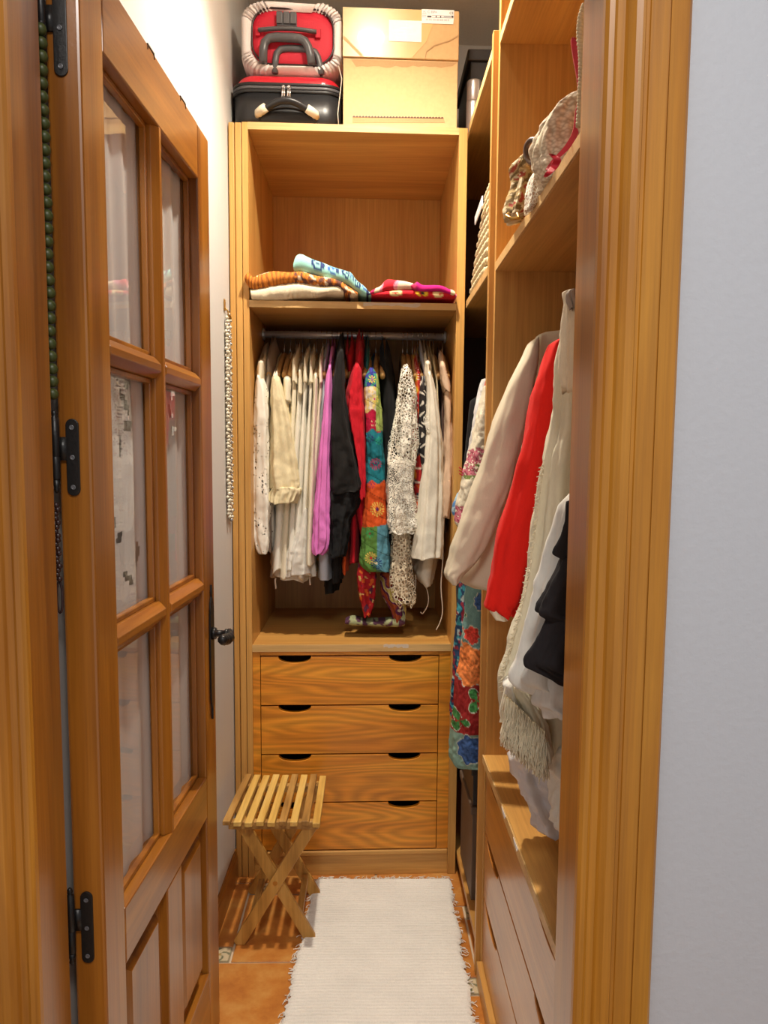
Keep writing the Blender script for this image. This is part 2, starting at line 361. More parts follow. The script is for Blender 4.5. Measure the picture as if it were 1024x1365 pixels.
# floor: terracotta tiles laid pinwheel fashion with small painted inserts
fl = struct(MB().box(-1.5, 1.5, -1.2, WB, -0.06, -0.004).build('floor', 'grout', loc=(0, 0, -0.06)))
TA, TB, G = 0.333, 0.068, 0.003
def clip(a0, a1, b0, b1, lim):
    a0 = max(a0, lim[0]); a1 = min(a1, lim[1]); b0 = max(b0, lim[2]); b1 = min(b1, lim[3])
    return (a0, a1, b0, b1) if a1-a0 > 0.004 and b1-b0 > 0.004 else None
IX, IY = -0.438, 2.090           # top left corner of one small insert
ins_mats = (0.62, 0.52, 0.36)
for i in range(-8, 9):
    for j in range(-10, 8):
        ox, oy = IX-TA + i*TA + j*TB, IY - i*TB + j*TA
        q = clip(ox+G, ox+TA-G, oy-TA+G, oy-G, (-1.4, 1.4, -0.1, WB))
        room = lambda q: q is not None and not (q[1] < WL or q[0] > WR) or (q is not None and q[2] < DY0)
        if q and room(q) and q[3] > 0.2:
            if q[3] > DY1: q = clip(*q, (WL, WR, -1, WB))
            if q: MB().box(q[0], q[1], q[2], q[3], -0.004, rnd.uniform(-0.0004, 0.0004)).build('tile', 'terracotta', fl, bevel=0.0012, seg=1)
        q = clip(ox+TA+G, ox+TA+TB-G, oy-TB+G, oy-G, (-1.4, 1.4, -0.1, WB))
        if q and room(q) and q[3] > 0.2:
            if q[3] > DY1: q = clip(*q, (WL, WR, -1, WB))
            if not q: continue
            n = 22; vs = []; fs = []; cs = []
            for a in range(n+1):
                for b_ in range(n+1):
                    u, v = a/n, b_/n; x = q[0]+(q[1]-q[0])*u; y = q[2]+(q[3]-q[2])*v
                    vs.append((x, y, 0.0)); du, dv = u-0.5, v-0.5; rr = math.hypot(du, dv); an = math.atan2(dv, du)
                    k = abs(math.sin(2*an+7*rr))
                    c = (0.60, 0.50, 0.33)
                    if max(abs(du), abs(dv)) > 0.44: c = (0.30, 0.26, 0.16)
                    elif k < 0.35 and rr > 0.08: c = (0.16, 0.17, 0.10)
                    elif rr < 0.07: c = (0.45, 0.28, 0.08)
                    cs.append(c)
            for a in range(n):
                for b_ in range(n): k = a*(n+1)+b_; fs.append((k, k+n+1, k+n+2, k+1))
            mb = MB().add(vs, fs, cs); mb.box(q[0], q[1], q[2], q[3], -0.004, -0.0003, (0.5, 0.42, 0.3)); mb.build('painted_tile', 'glazed', fl)
# baseboard along the left wall
pr = [(0, 0), (0.016, 0), (0.016, 0.075), (0.012, 0.082), (0.012, 0.088), (0.005, 0.098), (0, 0.098)]
struct(MB().prism([(wl(1.8)+a*0.6, 1.8, z) for a, z in pr], (0.0135*0.655, 0.655, 0)).build('baseboard_left', 'door_h'))
# door casing and jambs
prof = [(0, 0), (0, 0.010), (0.004, 0.014), (0.010, 0.015), (0.014, 0.012), (0.015, 0.009), (0.024, 0.009), (0.027, 0.013), (0.034, 0.019), (0.041, 0.021),
        (0.044, 0.021), (0.046, 0.017), (0.050, 0.017), (0.051, 0.019), (0.072, 0.019), (0.0722, 0.0165), (0.0742, 0.0165), (0.0745, 0.019), (0.096, 0.018), (0.100, 0.014), (0.100, 0)]
def casing(name, pts):
    return pts
tr1 = sroot('trim_1', (JL, DY0, 0)); tr2 = sroot('trim_2', (JR, DY0, 0)); tr3 = sroot('trim_3', (0, DY0, JT))
MB().prism([(JL-a, DY0-h, 0) for a, h in prof], (0, 0, JT+0.0)).build('casing', 'pine_v', tr1)
MB().prism([(JR+a, DY0-h, 0) for a, h in prof], (0, 0, JT+0.0)).build('casing', 'pine_v', tr2)
MB().prism([(JL-0.1, DY0-h, JT+a) for a, h in prof], (JR-JL+0.2, 0, 0)).build('casing', 'pine_h', tr3)
MB().box(JL-0.028, JL, DY0-0.0005, DY1+0.004, 0, JT).build('jamb', 'door_v', tr1, bevel=0.0006)
MB().box(JR, JR+0.028, DY0-0.0005, DY1+0.004, 0, JT).build('jamb', 'door_v', tr2, bevel=0.0006)
MB().box(JL, JR, DY0-0.0005, DY1+0.004, JT, JT+0.028).build('jamb', 'door_h', tr3, bevel=0.0006)

# ------------------------------------------------------------------ door (opened into the closet, against the left wall)
HX, HY = -0.383, 1.100; SL = 0.0478; k_ = math.hypot(1, SL); DU = (SL/k_, 1/k_); DN = (DU[1], -DU[0])
def dT(u, d, z):       # u along the leaf from the hinges, d depth behind the visible face, z up
    return (HX+DU[0]*u-DN[0]*d, HY+DU[1]*u-DN[1]*d, z)
DW, DT, Z0 = 0.68, 0.046, 0.012
door = sroot('door_1', dT(0, DT/2, 0))
def dbox(name, u0, u1, d0, d1, z0, z1, mat, parent=door, bevel=0.0025):
    return MB(dT).box(u0, u1, d0, d1, z0, z1).build(name, mat, parent, bevel=bevel)
dbox('stile', 0, 0.082, 0, DT, Z0, 2.045, 'door_v', bevel=0.004)
dbox('stile', 0.590, DW, 0, DT, Z0, 2.045, 'door_v', bevel=0.004)
dbox('rail', 0.082, 0.590, 0, DT, 1.935, 2.045, 'door_h')
dbox('rail', 0.082, 0.590, 0, DT, 0.567, 0.660, 'door_h')
dbox('rail', 0.082, 0.590, 0, DT, Z0, 0.20, 'door_h')
dbox('mullion', 0.298, 0.388, 0, DT, 0.20, 0.567, 'door_v')
# glazing bars: a flat face with moulded flanks
def bar(name, prof_pts, u0, u1, vert, mat):
    mb = MB(dT)
    if vert: mb.prism([(a, d, u0) for a, d in prof_pts], (0, 0, u1-u0))
    else: mb.prism([(u0, d, a) for a, d in prof_pts], (u1-u0, 0, 0))
    return mb.build(name, mat, door, bevel=0.001)
def bp(c, w): return [(c-w, 0.028), (c-w, 0.012), (c-w*0.55, 0.004), (c-w*0.3, 0), (c+w*0.3, 0), (c+w*0.55, 0.004), (c+w, 0.012), (c+w, 0.028), (c+w*0.6, DT-0.004), (c-w*0.6, DT-0.004)]
bar('glazing_bar', bp(0.3385, 0.017), 0.660, 1.935, True, 'door_v')
for zc in (1.522, 1.086):
    bar('glazing_bar', bp(zc, 0.019), 0.082, 0.3215, False, 'door_h'); bar('glazing_bar', bp(zc, 0.019), 0.3555, 0.590, False, 'door_h')
ZP = [(0.660, 1.067), (1.105, 1.503), (1.541, 1.935)]; UP = [(0.082, 0.3215), (0.3555, 0.590)]
for u0, u1 in UP:
    for z0, z1 in ZP:
        MB(dT).box(u0-0.0, u1+0.0, 0.0295, 0.0325, z0, z1).build('glass_pane', 'glass', door)
        # glazing bead round each pane, in front of the glass
        bd = MB(dT)
        for a0, a1, b0, b1 in ((u0, u0+0.009, z0, z1), (u1-0.009, u1, z0, z1), (u0, u1, z0, z0+0.009), (u0, u1, z1-0.009, z1)): bd.box(a0, a1, 0.018, 0.0295, b0, b1)
        bd.build('glazing_bead', 'door_v', door, bevel=0.002)
# lower fielded panels, sunk behind a bevelled moulding
for u0, u1 in ((0.082, 0.298), (0.388, 0.590)):
    a, b_ = 0.028, 0.010; z0, z1 = 0.20, 0.567
    vs = []; rings = [(0, 0.016), (0.004, 0.018), (a, 0.017), (a+0.004, 0.012), (a+0.012, 0.006)]
    for k, d in rings: vs += [(u0+k, d, z0+k), (u1-k, d, z0+k), (u1-k, d, z1-k), (u0+k, d, z1-k)]
    fs = [(4*i+j, 4*i+(j+1) % 4, 4*i+4+(j+1) % 4, 4*i+4+j) for i in range(len(rings)-1) for j in range(4)]; fs.append(tuple(4*(len(rings)-1)+j for j in range(4)))
    o = len(vs); vs += [(u0, 0.034, z0), (u1, 0.034, z0), (u1, 0.034, z1), (u0, 0.034, z1)]; fs.append((o+3, o+2, o+1, o)); fs += [(j, (j+1) % 4, o+(j+1) % 4, o+j) for j in range(4)]
    MB(dT).add(vs, fs).build('door_panel', 'door_v', door)
# hinges: leaf let into the door edge, barrel, finials
for z0, z1 in ((1.865, 1.985), (1.312, 1.418), (0.625, 0.735)):
    h = MB(); xa, xb = -0.4285, -0.4085; zz = [z0+(z1-z0)*t for t in (0, .25, .75, 1)]
    y = HY-0.0015; pts = []
    for k in range(9): a = PI+PI*k/8; pts.append((-0.4085+0.009*math.cos(a)+0.0, y, z0+0.009+0.009*math.sin(a)))
    for k in range(9): a = PI*k/8; pts.append((-0.4085+0.009*math.cos(a), y, z1-0.009+0.009*math.sin(a)))
    hh = MB().prism(pts, (0, 0.004, 0)).build('hinge', 'black_iron', door, bevel=0.0008)
    q = MB(); zc = (z0+z1)/2
    q.box(-0.430, -0.4165, y-0.001, y+0.003, zc-0.004, zc+0.028); q.lathe([(0.0055, z0+0.022), (0.0062, z0+0.024), (0.0062, zc), (0.0055, zc+0.001), (0.0062, zc+0.002), (0.0062, z1-0.0), (0.003, z1+0.002), (0.0045, z1+0.006), (0.003, z1+0.010), (0.001, z1+0.012)], (-0.4285, HY-0.010, 0), 12)
    q.lathe([(0.001, z0+0.004), (0.004, z0+0.008), (0.003, z0+0.012), (0.0058, z0+0.022)], (-0.4285, HY-0.010, 0), 12)
    q.build('barrel', 'black_iron', hh, smooth=True)
    for zz_ in (z0+0.012, zc, z1-0.012): MB().lathe([(0.0035, y-0.0012), (0.0025, y-0.0016), (0.001, y-0.0010)], (-0.4085, 0, zz_), 10, axis=1).build('screw', 'grey_plastic', hh)
# long iron back plate with spear ends, and the twisted lever
uc = 0.643
o_ = []; zz = [(0.775, 0.002), (0.79, 0.006), (0.80, 0.004), (0.812, 0.011), (0.83, 0.015), (0.90, 0.017), (0.98, 0.017), (1.03, 0.015), (1.045, 0.011), (1.056, 0.004), (1.066, 0.006), (1.082, 0.002)]
pts = [(uc+w, -0.004, z) for z, w in zz]+[(uc-w, -0.004, z) for z, w in reversed(zz)]
hp = MB(dT).prism(pts, (0, 0.004, 0)).build('handle_plate', 'black_iron', door, bevel=0.0012)
lv = MB(dT)
ZH = 0.972
lv.tube([(uc, -0.004, ZH), (uc, -0.012, ZH), (uc, -0.014, ZH), (uc, -0.030, ZH), (uc, -0.034, ZH), (uc, -0.040, ZH)], [0.014, 0.013, 0.0075, 0.0075, 0.011, 0.009], 14)
lv.build('rosette', 'black_iron', hp, smooth=True)
pa = [(uc+0.004, -0.040, ZH+0.002)]; rr = [0.010]
for k in range(1, 15): t = k/14; pa.append((uc-0.072*t, -0.044-0.003*math.sin(t*6), ZH-0.006*math.sin(t*3.1)+0.004*t)); rr.append(0.0068+0.0058*math.sin(min(1, t*1.1)*PI*0.8)+(0.0008*math.sin(k*2)))
rr[-1] = 0.006
MB(dT).tube(pa, rr, 10).build('lever', 'black_iron', hp, smooth=True)
for u_ in (0.28, 0.47): MB(dT).prism([(u_, -0.001, 2.046), (u_+0.035, -0.001, 2.046), (u_+0.035, -0.001, 2.036), (u_+0.031, -0.001, 2.0435), (u_+0.004, -0.001, 2.0435), (u_, -0.001, 2.036)], (0, DT+0.002, 0)).build('top_clip', 'black_iron', door)

# cutwork curtain hung on the back of the door
n, m_ = 110, 150; vs = []; fs = []
for j in range(m_+1):
    for i in range(n+1):
        u = 0.088+i/n*(0.545+0.018*math.sin(j*0.09)*(1-j/m_)); z = 0.64+j/m_*1.31
        d = 0.0370+0.0028*math.sin(u*95+2*noise.noise((u*5, z*1.2, 0)))+0.0022*noise.noise((u*22, z*3, 4)); vs.append((u, d, z))
for j in range(m_):
    for i in range(n):
        u, z = vs[j*(n+1)+i][0], vs[j*(n+1)+i][2]; hole = False
        # cut-out leaf shapes of the embroidery along a wandering stem
        for q in range(26):
            zq = 0.86+q*0.037; uq = 0.19+0.07*math.sin(q*0.9)+0.03*math.sin(q*2.3); an = q*1.9
            du, dz = u-uq, z-zq; a = du*math.cos(an)+dz*math.sin(an); b_ = -du*math.sin(an)+dz*math.cos(an)
            if (a/0.021)**2+(b_/0.0075)**2 < 1 and zq > 1.12 and zq < 1.56: hole = True
            uq += 0.26
            du = u-uq; a = du*math.cos(an)+dz*math.sin(an); b_ = -du*math.sin(an)+dz*math.cos(an)
            if (a/0.017)**2+(b_/0.006)**2 < 1 and zq > 1.3: hole = True
        k = j*(n+1)+i
        if not hole: fs.append((k, k+1, k+n+2, k+n+1))
cur = MB(dT).add(vs, fs).build('door_curtain', 'sheer_curtain', None, smooth=True)
tag(cur, 'sheer white cutwork curtain hanging behind the glass panes of the door', 'curtain')

# ------------------------------------------------------------------ back wardrobe
YW = 2.462; SH = 0.030          # its front runs very slightly away from the door wall towards the right
def wT(x, y, z): return (x, y+SH*(x+0.07), z)
X0, X1, XI0, XI1 = -0.424, 0.292, -0.366, 0.266; ZT = 2.355; DEP = 0.62; YB = YW+DEP
ZS = 1.838; ZBB = 0.772
wr_ = thing('back_wardrobe', (-0.065, YW+0.3, 0), 'tall open beech wardrobe facing the doorway, with four notched drawers below', 'wardrobe')
def wb(name, a, mat, bevel=0.0012, parent=wr_): return MB(wT).box(*a).build(name, mat, parent, bevel=bevel)
wb('side_panel', (XI0-0.018, XI0, YW, YB, 0, ZT), 'beech_v'); wb('side_panel', (XI1, X1, YW, YB, 0, ZT), 'beech_v')
for a, b_ in ((X0, X0+0.017), (X0+0.0185, XI0-0.0195)): wb('filler_strip', (a, b_, YW+0.003, YW+0.03, 0, ZT), 'beech_v', 0.003)
wb('top_panel', (XI0, XI1, YW+0.004, YB, ZT-0.020, ZT), 'beech_x'); wb('edge_strip', (XI0, XI1, YW+0.0005, YW+0.0035, ZT-0.020, ZT+0.0005), 'edge_band', 0)
wb('back_panel', (XI0, XI1, YB-0.008, YB, 0.1, ZT-0.02), 'beech_v')
wb('shelf', (XI0, XI1, YW+0.003, YB-0.008, ZS-0.020, ZS), 'beech_x'); wb('edge_strip', (XI0, XI1, YW-0.0005, YW+0.0025, ZS-0.020, ZS+0.0005), 'edge_band', 0)
wb('bottom_panel', (XI0, XI1, YW+0.003, YB-0.008, ZBB-0.022, ZBB), 'beech_x'); wb('edge_strip', (XI0, XI1, YW-0.0005, YW+0.0025, ZBB-0.022, ZBB+0.0005), 'edge_band', 0)
# face frame and drawers
fx0, fx1 = U(348.5, 900, y=YW)[0]-0.001, U(585, 900, y=YW)[0]
zt = [0.735, 0.573, 0.411, 0.249, 0.087]
wb('face_stile', (XI0, fx0-0.002, YW+0.004, YW+0.022, 0.087, ZBB-0.022), 'front_x'); wb('face_stile', (fx1+0.002, XI1, YW+0.004, YW+0.022, 0.087, ZBB-0.022), 'front_x')
wb('face_rail', (fx0-0.002, fx1+0.002, YW+0.004, YW+0.022, 0.737, ZBB-0.022), 'front_x')
for i in range(4):
    z1, z0 = zt[i]-0.002, zt[i+1]+0.0025
    def arc(c, w=0.052, dp=0.021, n=14): return [(c+w*math.cos(PI*k/n), z1-dp*math.sin(PI*k/n)**0.8) for k in range(n+1)]
    pts = [(fx0, z0), (fx1, z0), (fx1, z1)]+arc(fx1-0.107)+arc(fx0+0.107)+[(fx0, z1)]
    dr = MB(wT).prism([(x, YW+0.004, z) for x, z in pts], (0, 0.018, 0)).build('drawer', 'front_x', wr_, bevel=0.001)
    q = MB(wT); q.box(fx0+0.015, fx1-0.015, YW+0.022, YW+0.42, z0+0.01, z0+0.02); q.box(fx0+0.015, fx0+0.027, YW+0.022, YW+0.42, z0+0.02, z1-0.03); q.box(fx1-0.027, fx1-0.015, YW+0.022, YW+0.42, z0+0.02, z1-0.03)
    q.build('drawer_box', 'brown_leather', dr)
wb('plinth', (XI0, XI1, YW+0.006, YW+0.024, 0, 0.068), 'beech_x'); wb('plinth_moulding', (XI0, XI1, YW+0.0, YW+0.026, 0.068, 0.085), 'beech_x', 0.004)
# clothes rail
RY, RZ = YW+0.30, U(470, 448, y=2.77)[2]
rl = MB(wT); rl.tube([(XI0+0.002, RY, RZ), (XI1-0.002, RY, RZ)], 0.0125, 16, flat=1.0); rail = rl.build('clothes_rail', 'steel_rail', wr_, smooth=True)
for x in (XI0+0.001, XI1-0.009): MB(wT).lathe([(0.021, x), (0.021, x+0.004), (0.016, x+0.008)], (0, RY, RZ), 16, axis=0).build('rail_socket', 'steel_rail', rail)

# ------------------------------------------------------------------ side wardrobe (right) and corner bay
XS = 0.302; XE = 0.885; ST0, ST1 = 1.945, 1.985; YN = 1.085; ZT2 = 2.335; ZS2 = 1.836; ZD = 0.612
sw = thing('side_wardrobe', (0.6, 1.5, 0), 'tall open beech wardrobe along the right wall with three drawers, nearest the doorway', 'wardrobe')
def sb(name, a, mat, parent=sw, bevel=0.0012): return MB().box(*a).build(name, mat, parent, bevel=bevel)
sb('side_panel', (XS, XE, ST0, ST0+0.018, 0, 2.62), 'beech_v'); sb('side_panel', (XS, XE, YN, YN+0.018, 0, 2.62), 'beech_v')
sb('upper_panel', (XS+0.003, XE, YN+0.018, ST0, ZT2, ZT2+0.020), 'beech_y'); sb('edge_strip', (XS-0.0005, XS+0.0025, YN+0.018, ST0, ZT2, ZT2+0.0205), 'edge_band', bevel=0)
sb('top_panel', (XS, XE, YN, ST0+0.018, 2.62, 2.64), 'beech_y')
sb('back_panel', (XE-0.008, XE, YN+0.018, ST0, 0, 2.62), 'beech_v')
sb('shelf', (XS+0.003, XE-0.008, YN+0.018, ST0, ZS2-0.020, ZS2), 'beech_y'); sb('edge_strip', (XS-0.0005, XS+0.0025, YN+0.018, ST0, ZS2-0.020, ZS2+0.0005), 'edge_band', bevel=0)
sb('drawer_top', (XS-0.004, XE-0.008, YN+0.018, ST0, ZD-0.020, ZD), 'beech_y'); sb('edge_strip', (XS-0.0075, XS-0.0045, YN+0.018, ST0, ZD-0.020, ZD+0.0005), 'edge_band', bevel=0)
dz = [(0.412, 0.584), (0.235, 0.407), (0.055, 0.230)]
for z0, z1 in dz:
    def arcy(c, w=0.085, dp=0.024, n=14): return [(c+w*math.cos(PI*k/n), z1-dp*math.sin(PI*k/n)**0.8) for k in range(n+1)]
    pts = [(YN+0.024, z0), (ST0-0.006, z0), (ST0-0.006, z1)]+arcy(ST0-0.13)+arcy(YN+0.16)+[(YN+0.024, z1)]
    dr = MB().prism([(XS+0.002, y, z) for y, z in pts], (0.018, 0, 0)).build('drawer', 'front_y', sw, bevel=0.0015)
    q = MB(); q.box(XS+0.02, XS+0.4, YN+0.04, ST0-0.02, z0+0.01, z0+0.02); q.box(XS+0.02, XS+0.4, ST0-0.032, ST0-0.02, z0+0.02, z1-0.035); q.box(XS+0.02, XS+0.4, YN+0.04, YN+0.052, z0+0.02, z1-0.035)
    q.build('drawer_box', 'beech_y', dr)
sb('plinth', (XS-0.012, XS+0.006, YN, ST0, 0, 0.052), 'beech_y')
RX2, RZ2 = 0.60, 1.755
r2 = MB().tube([(RX2, YN+0.02, RZ2), (RX2, ST0-0.002, RZ2)], 0.0125, 14).build('clothes_rail', 'steel_rail', sw, smooth=True)
# corner bay
cw = thing('corner_wardrobe', (0.6, 2.5, 0), 'dark open corner bay between the back and side wardrobes, holding a basket and dresses', 'wardrobe')
YC1 = 2.472; YCB = 3.10
sb('side_panel', (XS-0.013, XE, ST0+0.0185, ST0+0.0385, 0, 2.375), 'beech_v', cw)
for z, nm in ((2.362, 'top_panel'), (1.846, 'shelf')):
    sb(nm, (XS+0.003-0.006, XE, ST0+0.0385, YCB, z-0.02, z), 'beech_y', cw); sb('edge_strip', (XS-0.0065, XS-0.0035, ST0+0.0385, YC1, z-0.02, z+0.0005), 'edge_band', cw, 0)
sb('bottom_panel', (0.296, XE, ST0+0.0385, YCB, 0.055, 0.075), 'beech_y', cw)
sb('plinth', (XS+0.03, XS+0.045, ST0+0.0385, YC1, 0, 0.055), 'beech_y', cw)
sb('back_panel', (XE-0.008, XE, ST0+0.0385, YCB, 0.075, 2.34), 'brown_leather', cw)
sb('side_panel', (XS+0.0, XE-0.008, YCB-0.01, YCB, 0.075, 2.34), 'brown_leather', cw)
MB().tube([(0.58, ST0+0.04, 1.755), (0.58, YCB-0.012, 1.755)], 0.0125, 12).build('clothes_rail', 'steel_rail', cw, smooth=True)

# ------------------------------------------------------------------ ceiling lamp
lp = thing('ceiling_lamp', (LAMP[0], LAMP[1], CH), 'small round ceiling lamp in the middle of the closet', 'lamp')
MB().lathe([(0.055, CH), (0.055, CH-0.030), (0.050, CH-0.034)], (LAMP[0], LAMP[1], 0), 24).build('shell', 'lamp_shell', lp)
MB().lathe([(0.046, CH-0.0325), (0.046, CH-0.046), (0.040, CH-0.050)], (LAMP[0], LAMP[1], 0), 24).build('diffuser', 'bulb_glass', lp)


# ------------------------------------------------------------------ on top of the back wardrobe
def rrect(w, h, r, n=8):
    pts = []
    for cx_, cz_, a0 in ((w-r, h-r, 0), (-w+r, h-r, 90), (-w+r, -h+r, 180), (w-r, -h+r, 270)):
        for k in range(n+1): a = R(a0+90*k/n); pts.append((cx_+r*math.cos(a), cz_+r*math.sin(a)))
    return pts
def shell(mb, rings):
    """closed body from rings of (outline, y, dx, dz)"""
    vs = []; n = len(rings[0][0])
    for pts, y, dx, dz in rings: vs += [(x+dx, y, z+dz) for x, z in pts]
    fs = [(i*n+k, i*n+(k+1) % n, (i+1)*n+(k+1) % n, (i+1)*n+k) for i in range(len(rings)-1) for k in range(n)]
    fs += [tuple(range(n))[::-1], tuple((len(rings)-1)*n+k for k in range(n))]
    return mb.add(vs, fs)
YT = YW+0.03
# hard case lying flat: black lower half, red lid, zip, top handle
hx, hw_ = -0.252, 0.168
hc = thing('hard_suitcase', (hx, YT+0.25, ZT), 'hard shell suitcase lying flat, black below and glossy red above, under the red cloth suitcase', 'suitcase')
def slab(w, d, r, z0, z1, round_top, round_bot, mat, name, parent, yoff=0.0, cx_=hx, bulge=0.0, y0=None):
    """a rounded slab lying flat: outline in x-y, stacked in z"""
    y0 = YT if y0 is None else y0
    lv = []; h = z1-z0
    prof = []
    K = 6
    if round_bot:
        for k in range(K): a = PI/2*k/K; prof.append((round_bot*(1-math.sin(a)), z0+round_bot*(1-math.cos(a)) if False else z0+round_bot*(1-math.cos(a))))
    else: prof.append((0, z0))
    if round_top:
        for k in range(K+1): a = PI/2*k/K; prof.append((round_top*(1-math.cos(a)), z1-round_top+round_top*math.sin(a)))
    else: prof.append((0, z1))
    mb = MB(wT); vs = []; n = None
    for ins, z in prof:
        pts = rrect(w-ins, d-ins, max(0.01, r-ins)); n = len(pts)
        vs += [(cx_+x, y0+d+yoff+y, z+bulge*(1-(x/w)**2)*max(0, (z-z0)/h)) for x, y in pts]
    fs = [(i*n+k, i*n+(k+1) % n, (i+1)*n+(k+1) % n, (i+1)*n+k) for i in range(len(prof)-1) for k in range(n)]
    fs += [tuple(range(n))[::-1], tuple((len(prof)-1)*n+k for k in range(n))]
    return mb.add(vs, fs).build(name, mat, parent, smooth=True)
slab(0.166, 0.26, 0.06, ZT+0.002, ZT+0.098, 0, 0.03, 'black_plastic', 'lower_shell', hc)
for z in (0.099, 0.109, 0.119): slab(0.170, 0.264, 0.062, ZT+z-0.0015, ZT+z+0.0075, 0.003, 0.003, 'black_plastic' if z != 0.109 else 'grey_plastic', 'shell_rib', hc, yoff=-0.004)
slab(0.160, 0.26, 0.06, ZT+0.124, ZT+0.150, 0.024, 0, 'red_shell', 'upper_shell', hc, bulge=0.006)
q = MB(wT)                                    # front panel, recessed ring
q.tube([(hx+0.0+0.085*math.cos(a), YT-0.002, ZT+0.012+0.045*math.sin(a)) for a in [PI*k/16 for k in range(17)]], 0.003, 6); q.build('panel_ring', 'black_plastic', hc, smooth=True)
q = MB(wT); P = []; rr = []
for k in range(21): t = k/20; P.append((hx-0.070+0.140*t, YT-0.012-0.022*math.sin(PI*t), ZT+0.040+0.022*math.sin(PI*t))); rr.append(0.0115)
q.tube(P, rr, 12, flat=0.8); hnd = q.build('handle', 'black_plastic', hc, smooth=True)
for s_ in (-1, 1):
    q = MB(wT); q.tube([(hx+s_*0.088, YT+0.004, ZT+0.031), (hx+s_*0.084, YT-0.010, ZT+0.035), (hx+s_*0.072, YT-0.016, ZT+0.041), (hx+s_*0.060, YT-0.021, ZT+0.047)], [0.010, 0.0135, 0.0145, 0.0138], 12, flat=0.85); q.build('handle_end', 'cream_plastic', hnd, smooth=True)
for x in (hx-0.010, hx+0.006):
    q = MB(wT); q.ball((x, YT-0.010, ZT+0.110), 0.0065, 10, 6); q.tube([(x-0.002, YT-0.012, ZT+0.108), (x-0.0025, YT-0.016, ZT+0.078)], 0.0032, 8); q.tube([(x+0.003, YT-0.012, ZT+0.108), (x+0.004, YT-0.016, ZT+0.078)], 0.0026, 8)
    q.build('zip_pull', 'chrome', hc, smooth=True)
# red cloth suitcase on it, end on, in a white gathered cover
Z1 = ZT+0.159; sx, sz, sw_, sh_ = -0.238, Z1+0.101, 0.149, 0.099
so = thing('soft_suitcase', (sx, YT+0.2, Z1), 'red cloth suitcase in a white gathered cover, on top of the hard suitcase', 'suitcase')
def body_ring(k, r): return rrect(sw_-k, sh_-k, max(0.02, 0.085-k), 10)
shell(MB(wT), [(body_ring(0.05, 0), YT+0.012, sx, sz), (body_ring(0.022, 0), YT+0.016, sx, sz), (body_ring(0.010, 0), YT+0.028, sx, sz), (body_ring(0.006, 0), YT+0.45, sx, sz)]).build('body', 'red_nylon', so, smooth=True)
# piping near the edge of the end face
q = MB(wT); pts = rrect(0.122, 0.080, 0.06, 10); q.tube([(x+sx+0.003, YT+0.010, z+sz+0.003) for x, z in pts], 0.0032, 6, closed=True); q.build('piping', 'dark_bead', so, smooth=True)
# the cover: gathered rim, wider on the right
vs = []; fs = []; pts = rrect(1, 1, 0.5, 24); n = len(pts); steps = [(0.80, 0.0), (0.86, -0.010), (0.93, -0.012), (0.985, -0.004), (1.012, 0.018), (1.016, 0.08), (1.01, 0.30), (0.95, 0.46)]
for si, (k, dy) in enumerate(steps):
    for i, (x, z) in enumerate(pts):
        a = math.atan2(z, x); pl = 0.0045*math.sin(i*2.3)*(1 if si < 4 else 0.3)+0.003*noise.noise((x*9, z*9, si*.4))
        inner = k
        if si < 3:
            inner = k-0.06*max(0, -z)*(1 if x > -2 else 0)-0.0+0.05*(math.cos(a-2.2))*-1*(1-si/3)+0.01*math.sin(i*1.9)
            if x < -0.5: inner += 0.02
        vs.append((sx+x*(sw_+0.002)*inner, YT+0.012+dy+pl*0.8+(0.004 if si == 0 else 0), sz+z*(sh_+0.002)*inner+pl))
fs = [(i*n+k, i*n+(k+1) % n, (i+1)*n+(k+1) % n, (i+1)*n+k) for i in range(len(steps)-1) for k in range(n)]
MB(wT).add(vs, fs).build('cover', 'white_elastic', so, smooth=True)
q = MB(wT); q.box(sx-0.045, sx+0.015, YT+0.002, YT+0.012, sz+0.030, sz+0.068)
for k in range(3): q.box(sx-0.045+k*0.0205, sx-0.045+k*0.0205+0.018, YT-0.003, YT+0.004, sz+0.034, sz+0.068)
q.build('rubber_pad', 'grey_plastic', so, bevel=0.002)
q = MB(wT); P = [(sx-0.098+0.172*k/12, YT+0.000-0.006*math.sin(PI*k/12), sz+0.014+0.004*math.sin(PI*k/12)) for k in range(13)]; q.tube(P, 0.0075, 8, flat=0.8)
q.build('cloth_handle', 'grey_plastic', so, smooth=True)
q = MB(wT); q.box(sx-0.108, sx-0.094, YT+0.002, YT+0.012, sz+0.000, sz+0.026); q.build('handle_patch', 'red_nylon', so, bevel=0.002)
MB(wT).box(sx+0.070, sx+0.086, YT+0.002, YT+0.012, sz+0.000, sz+0.026).build('handle_patch', 'red_nylon', so, bevel=0.002)
for off, dy, r_, nm in ((0, -0.018, 0.0125, 'trolley_handle'), (0.030, 0.0, 0.010, 'trolley_frame')):
    P = []; A = [(-0.084, -0.098), (-0.083, -0.05), (-0.079, -0.020), (-0.066, -0.003), (-0.045, 0.002), (0.0, 0.002), (0.024, 0.0), (0.040, -0.010), (0.050, -0.032), (0.056, -0.062), (0.060, -0.098)]
    if off: A = [(x*0.96+off, z-0.03) for x, z in A]
    MB(wT).tube([(sx+x, YT+dy+0.010, sz+z*0.72-0.010) for x, z in A], r_, 10, flat=1.0).build(nm, 'grey_plastic', so, smooth=True)
# thin white cord of the cover hanging down beside the carton
P = [(-0.098, YT-0.002, Z1+0.02), (-0.088, YT-0.012, Z1-0.02), (-0.094, YT-0.006, Z1-0.07), (-0.100, YT-0.008, Z1-0.12), (-0.096, YT-0.004, Z1-0.17), (-0.090, YT+0.0, ZT+0.008)]
MB(wT).tube(P, 0.0016, 6).build('drawstring', 'cord_cream', so, smooth=True)

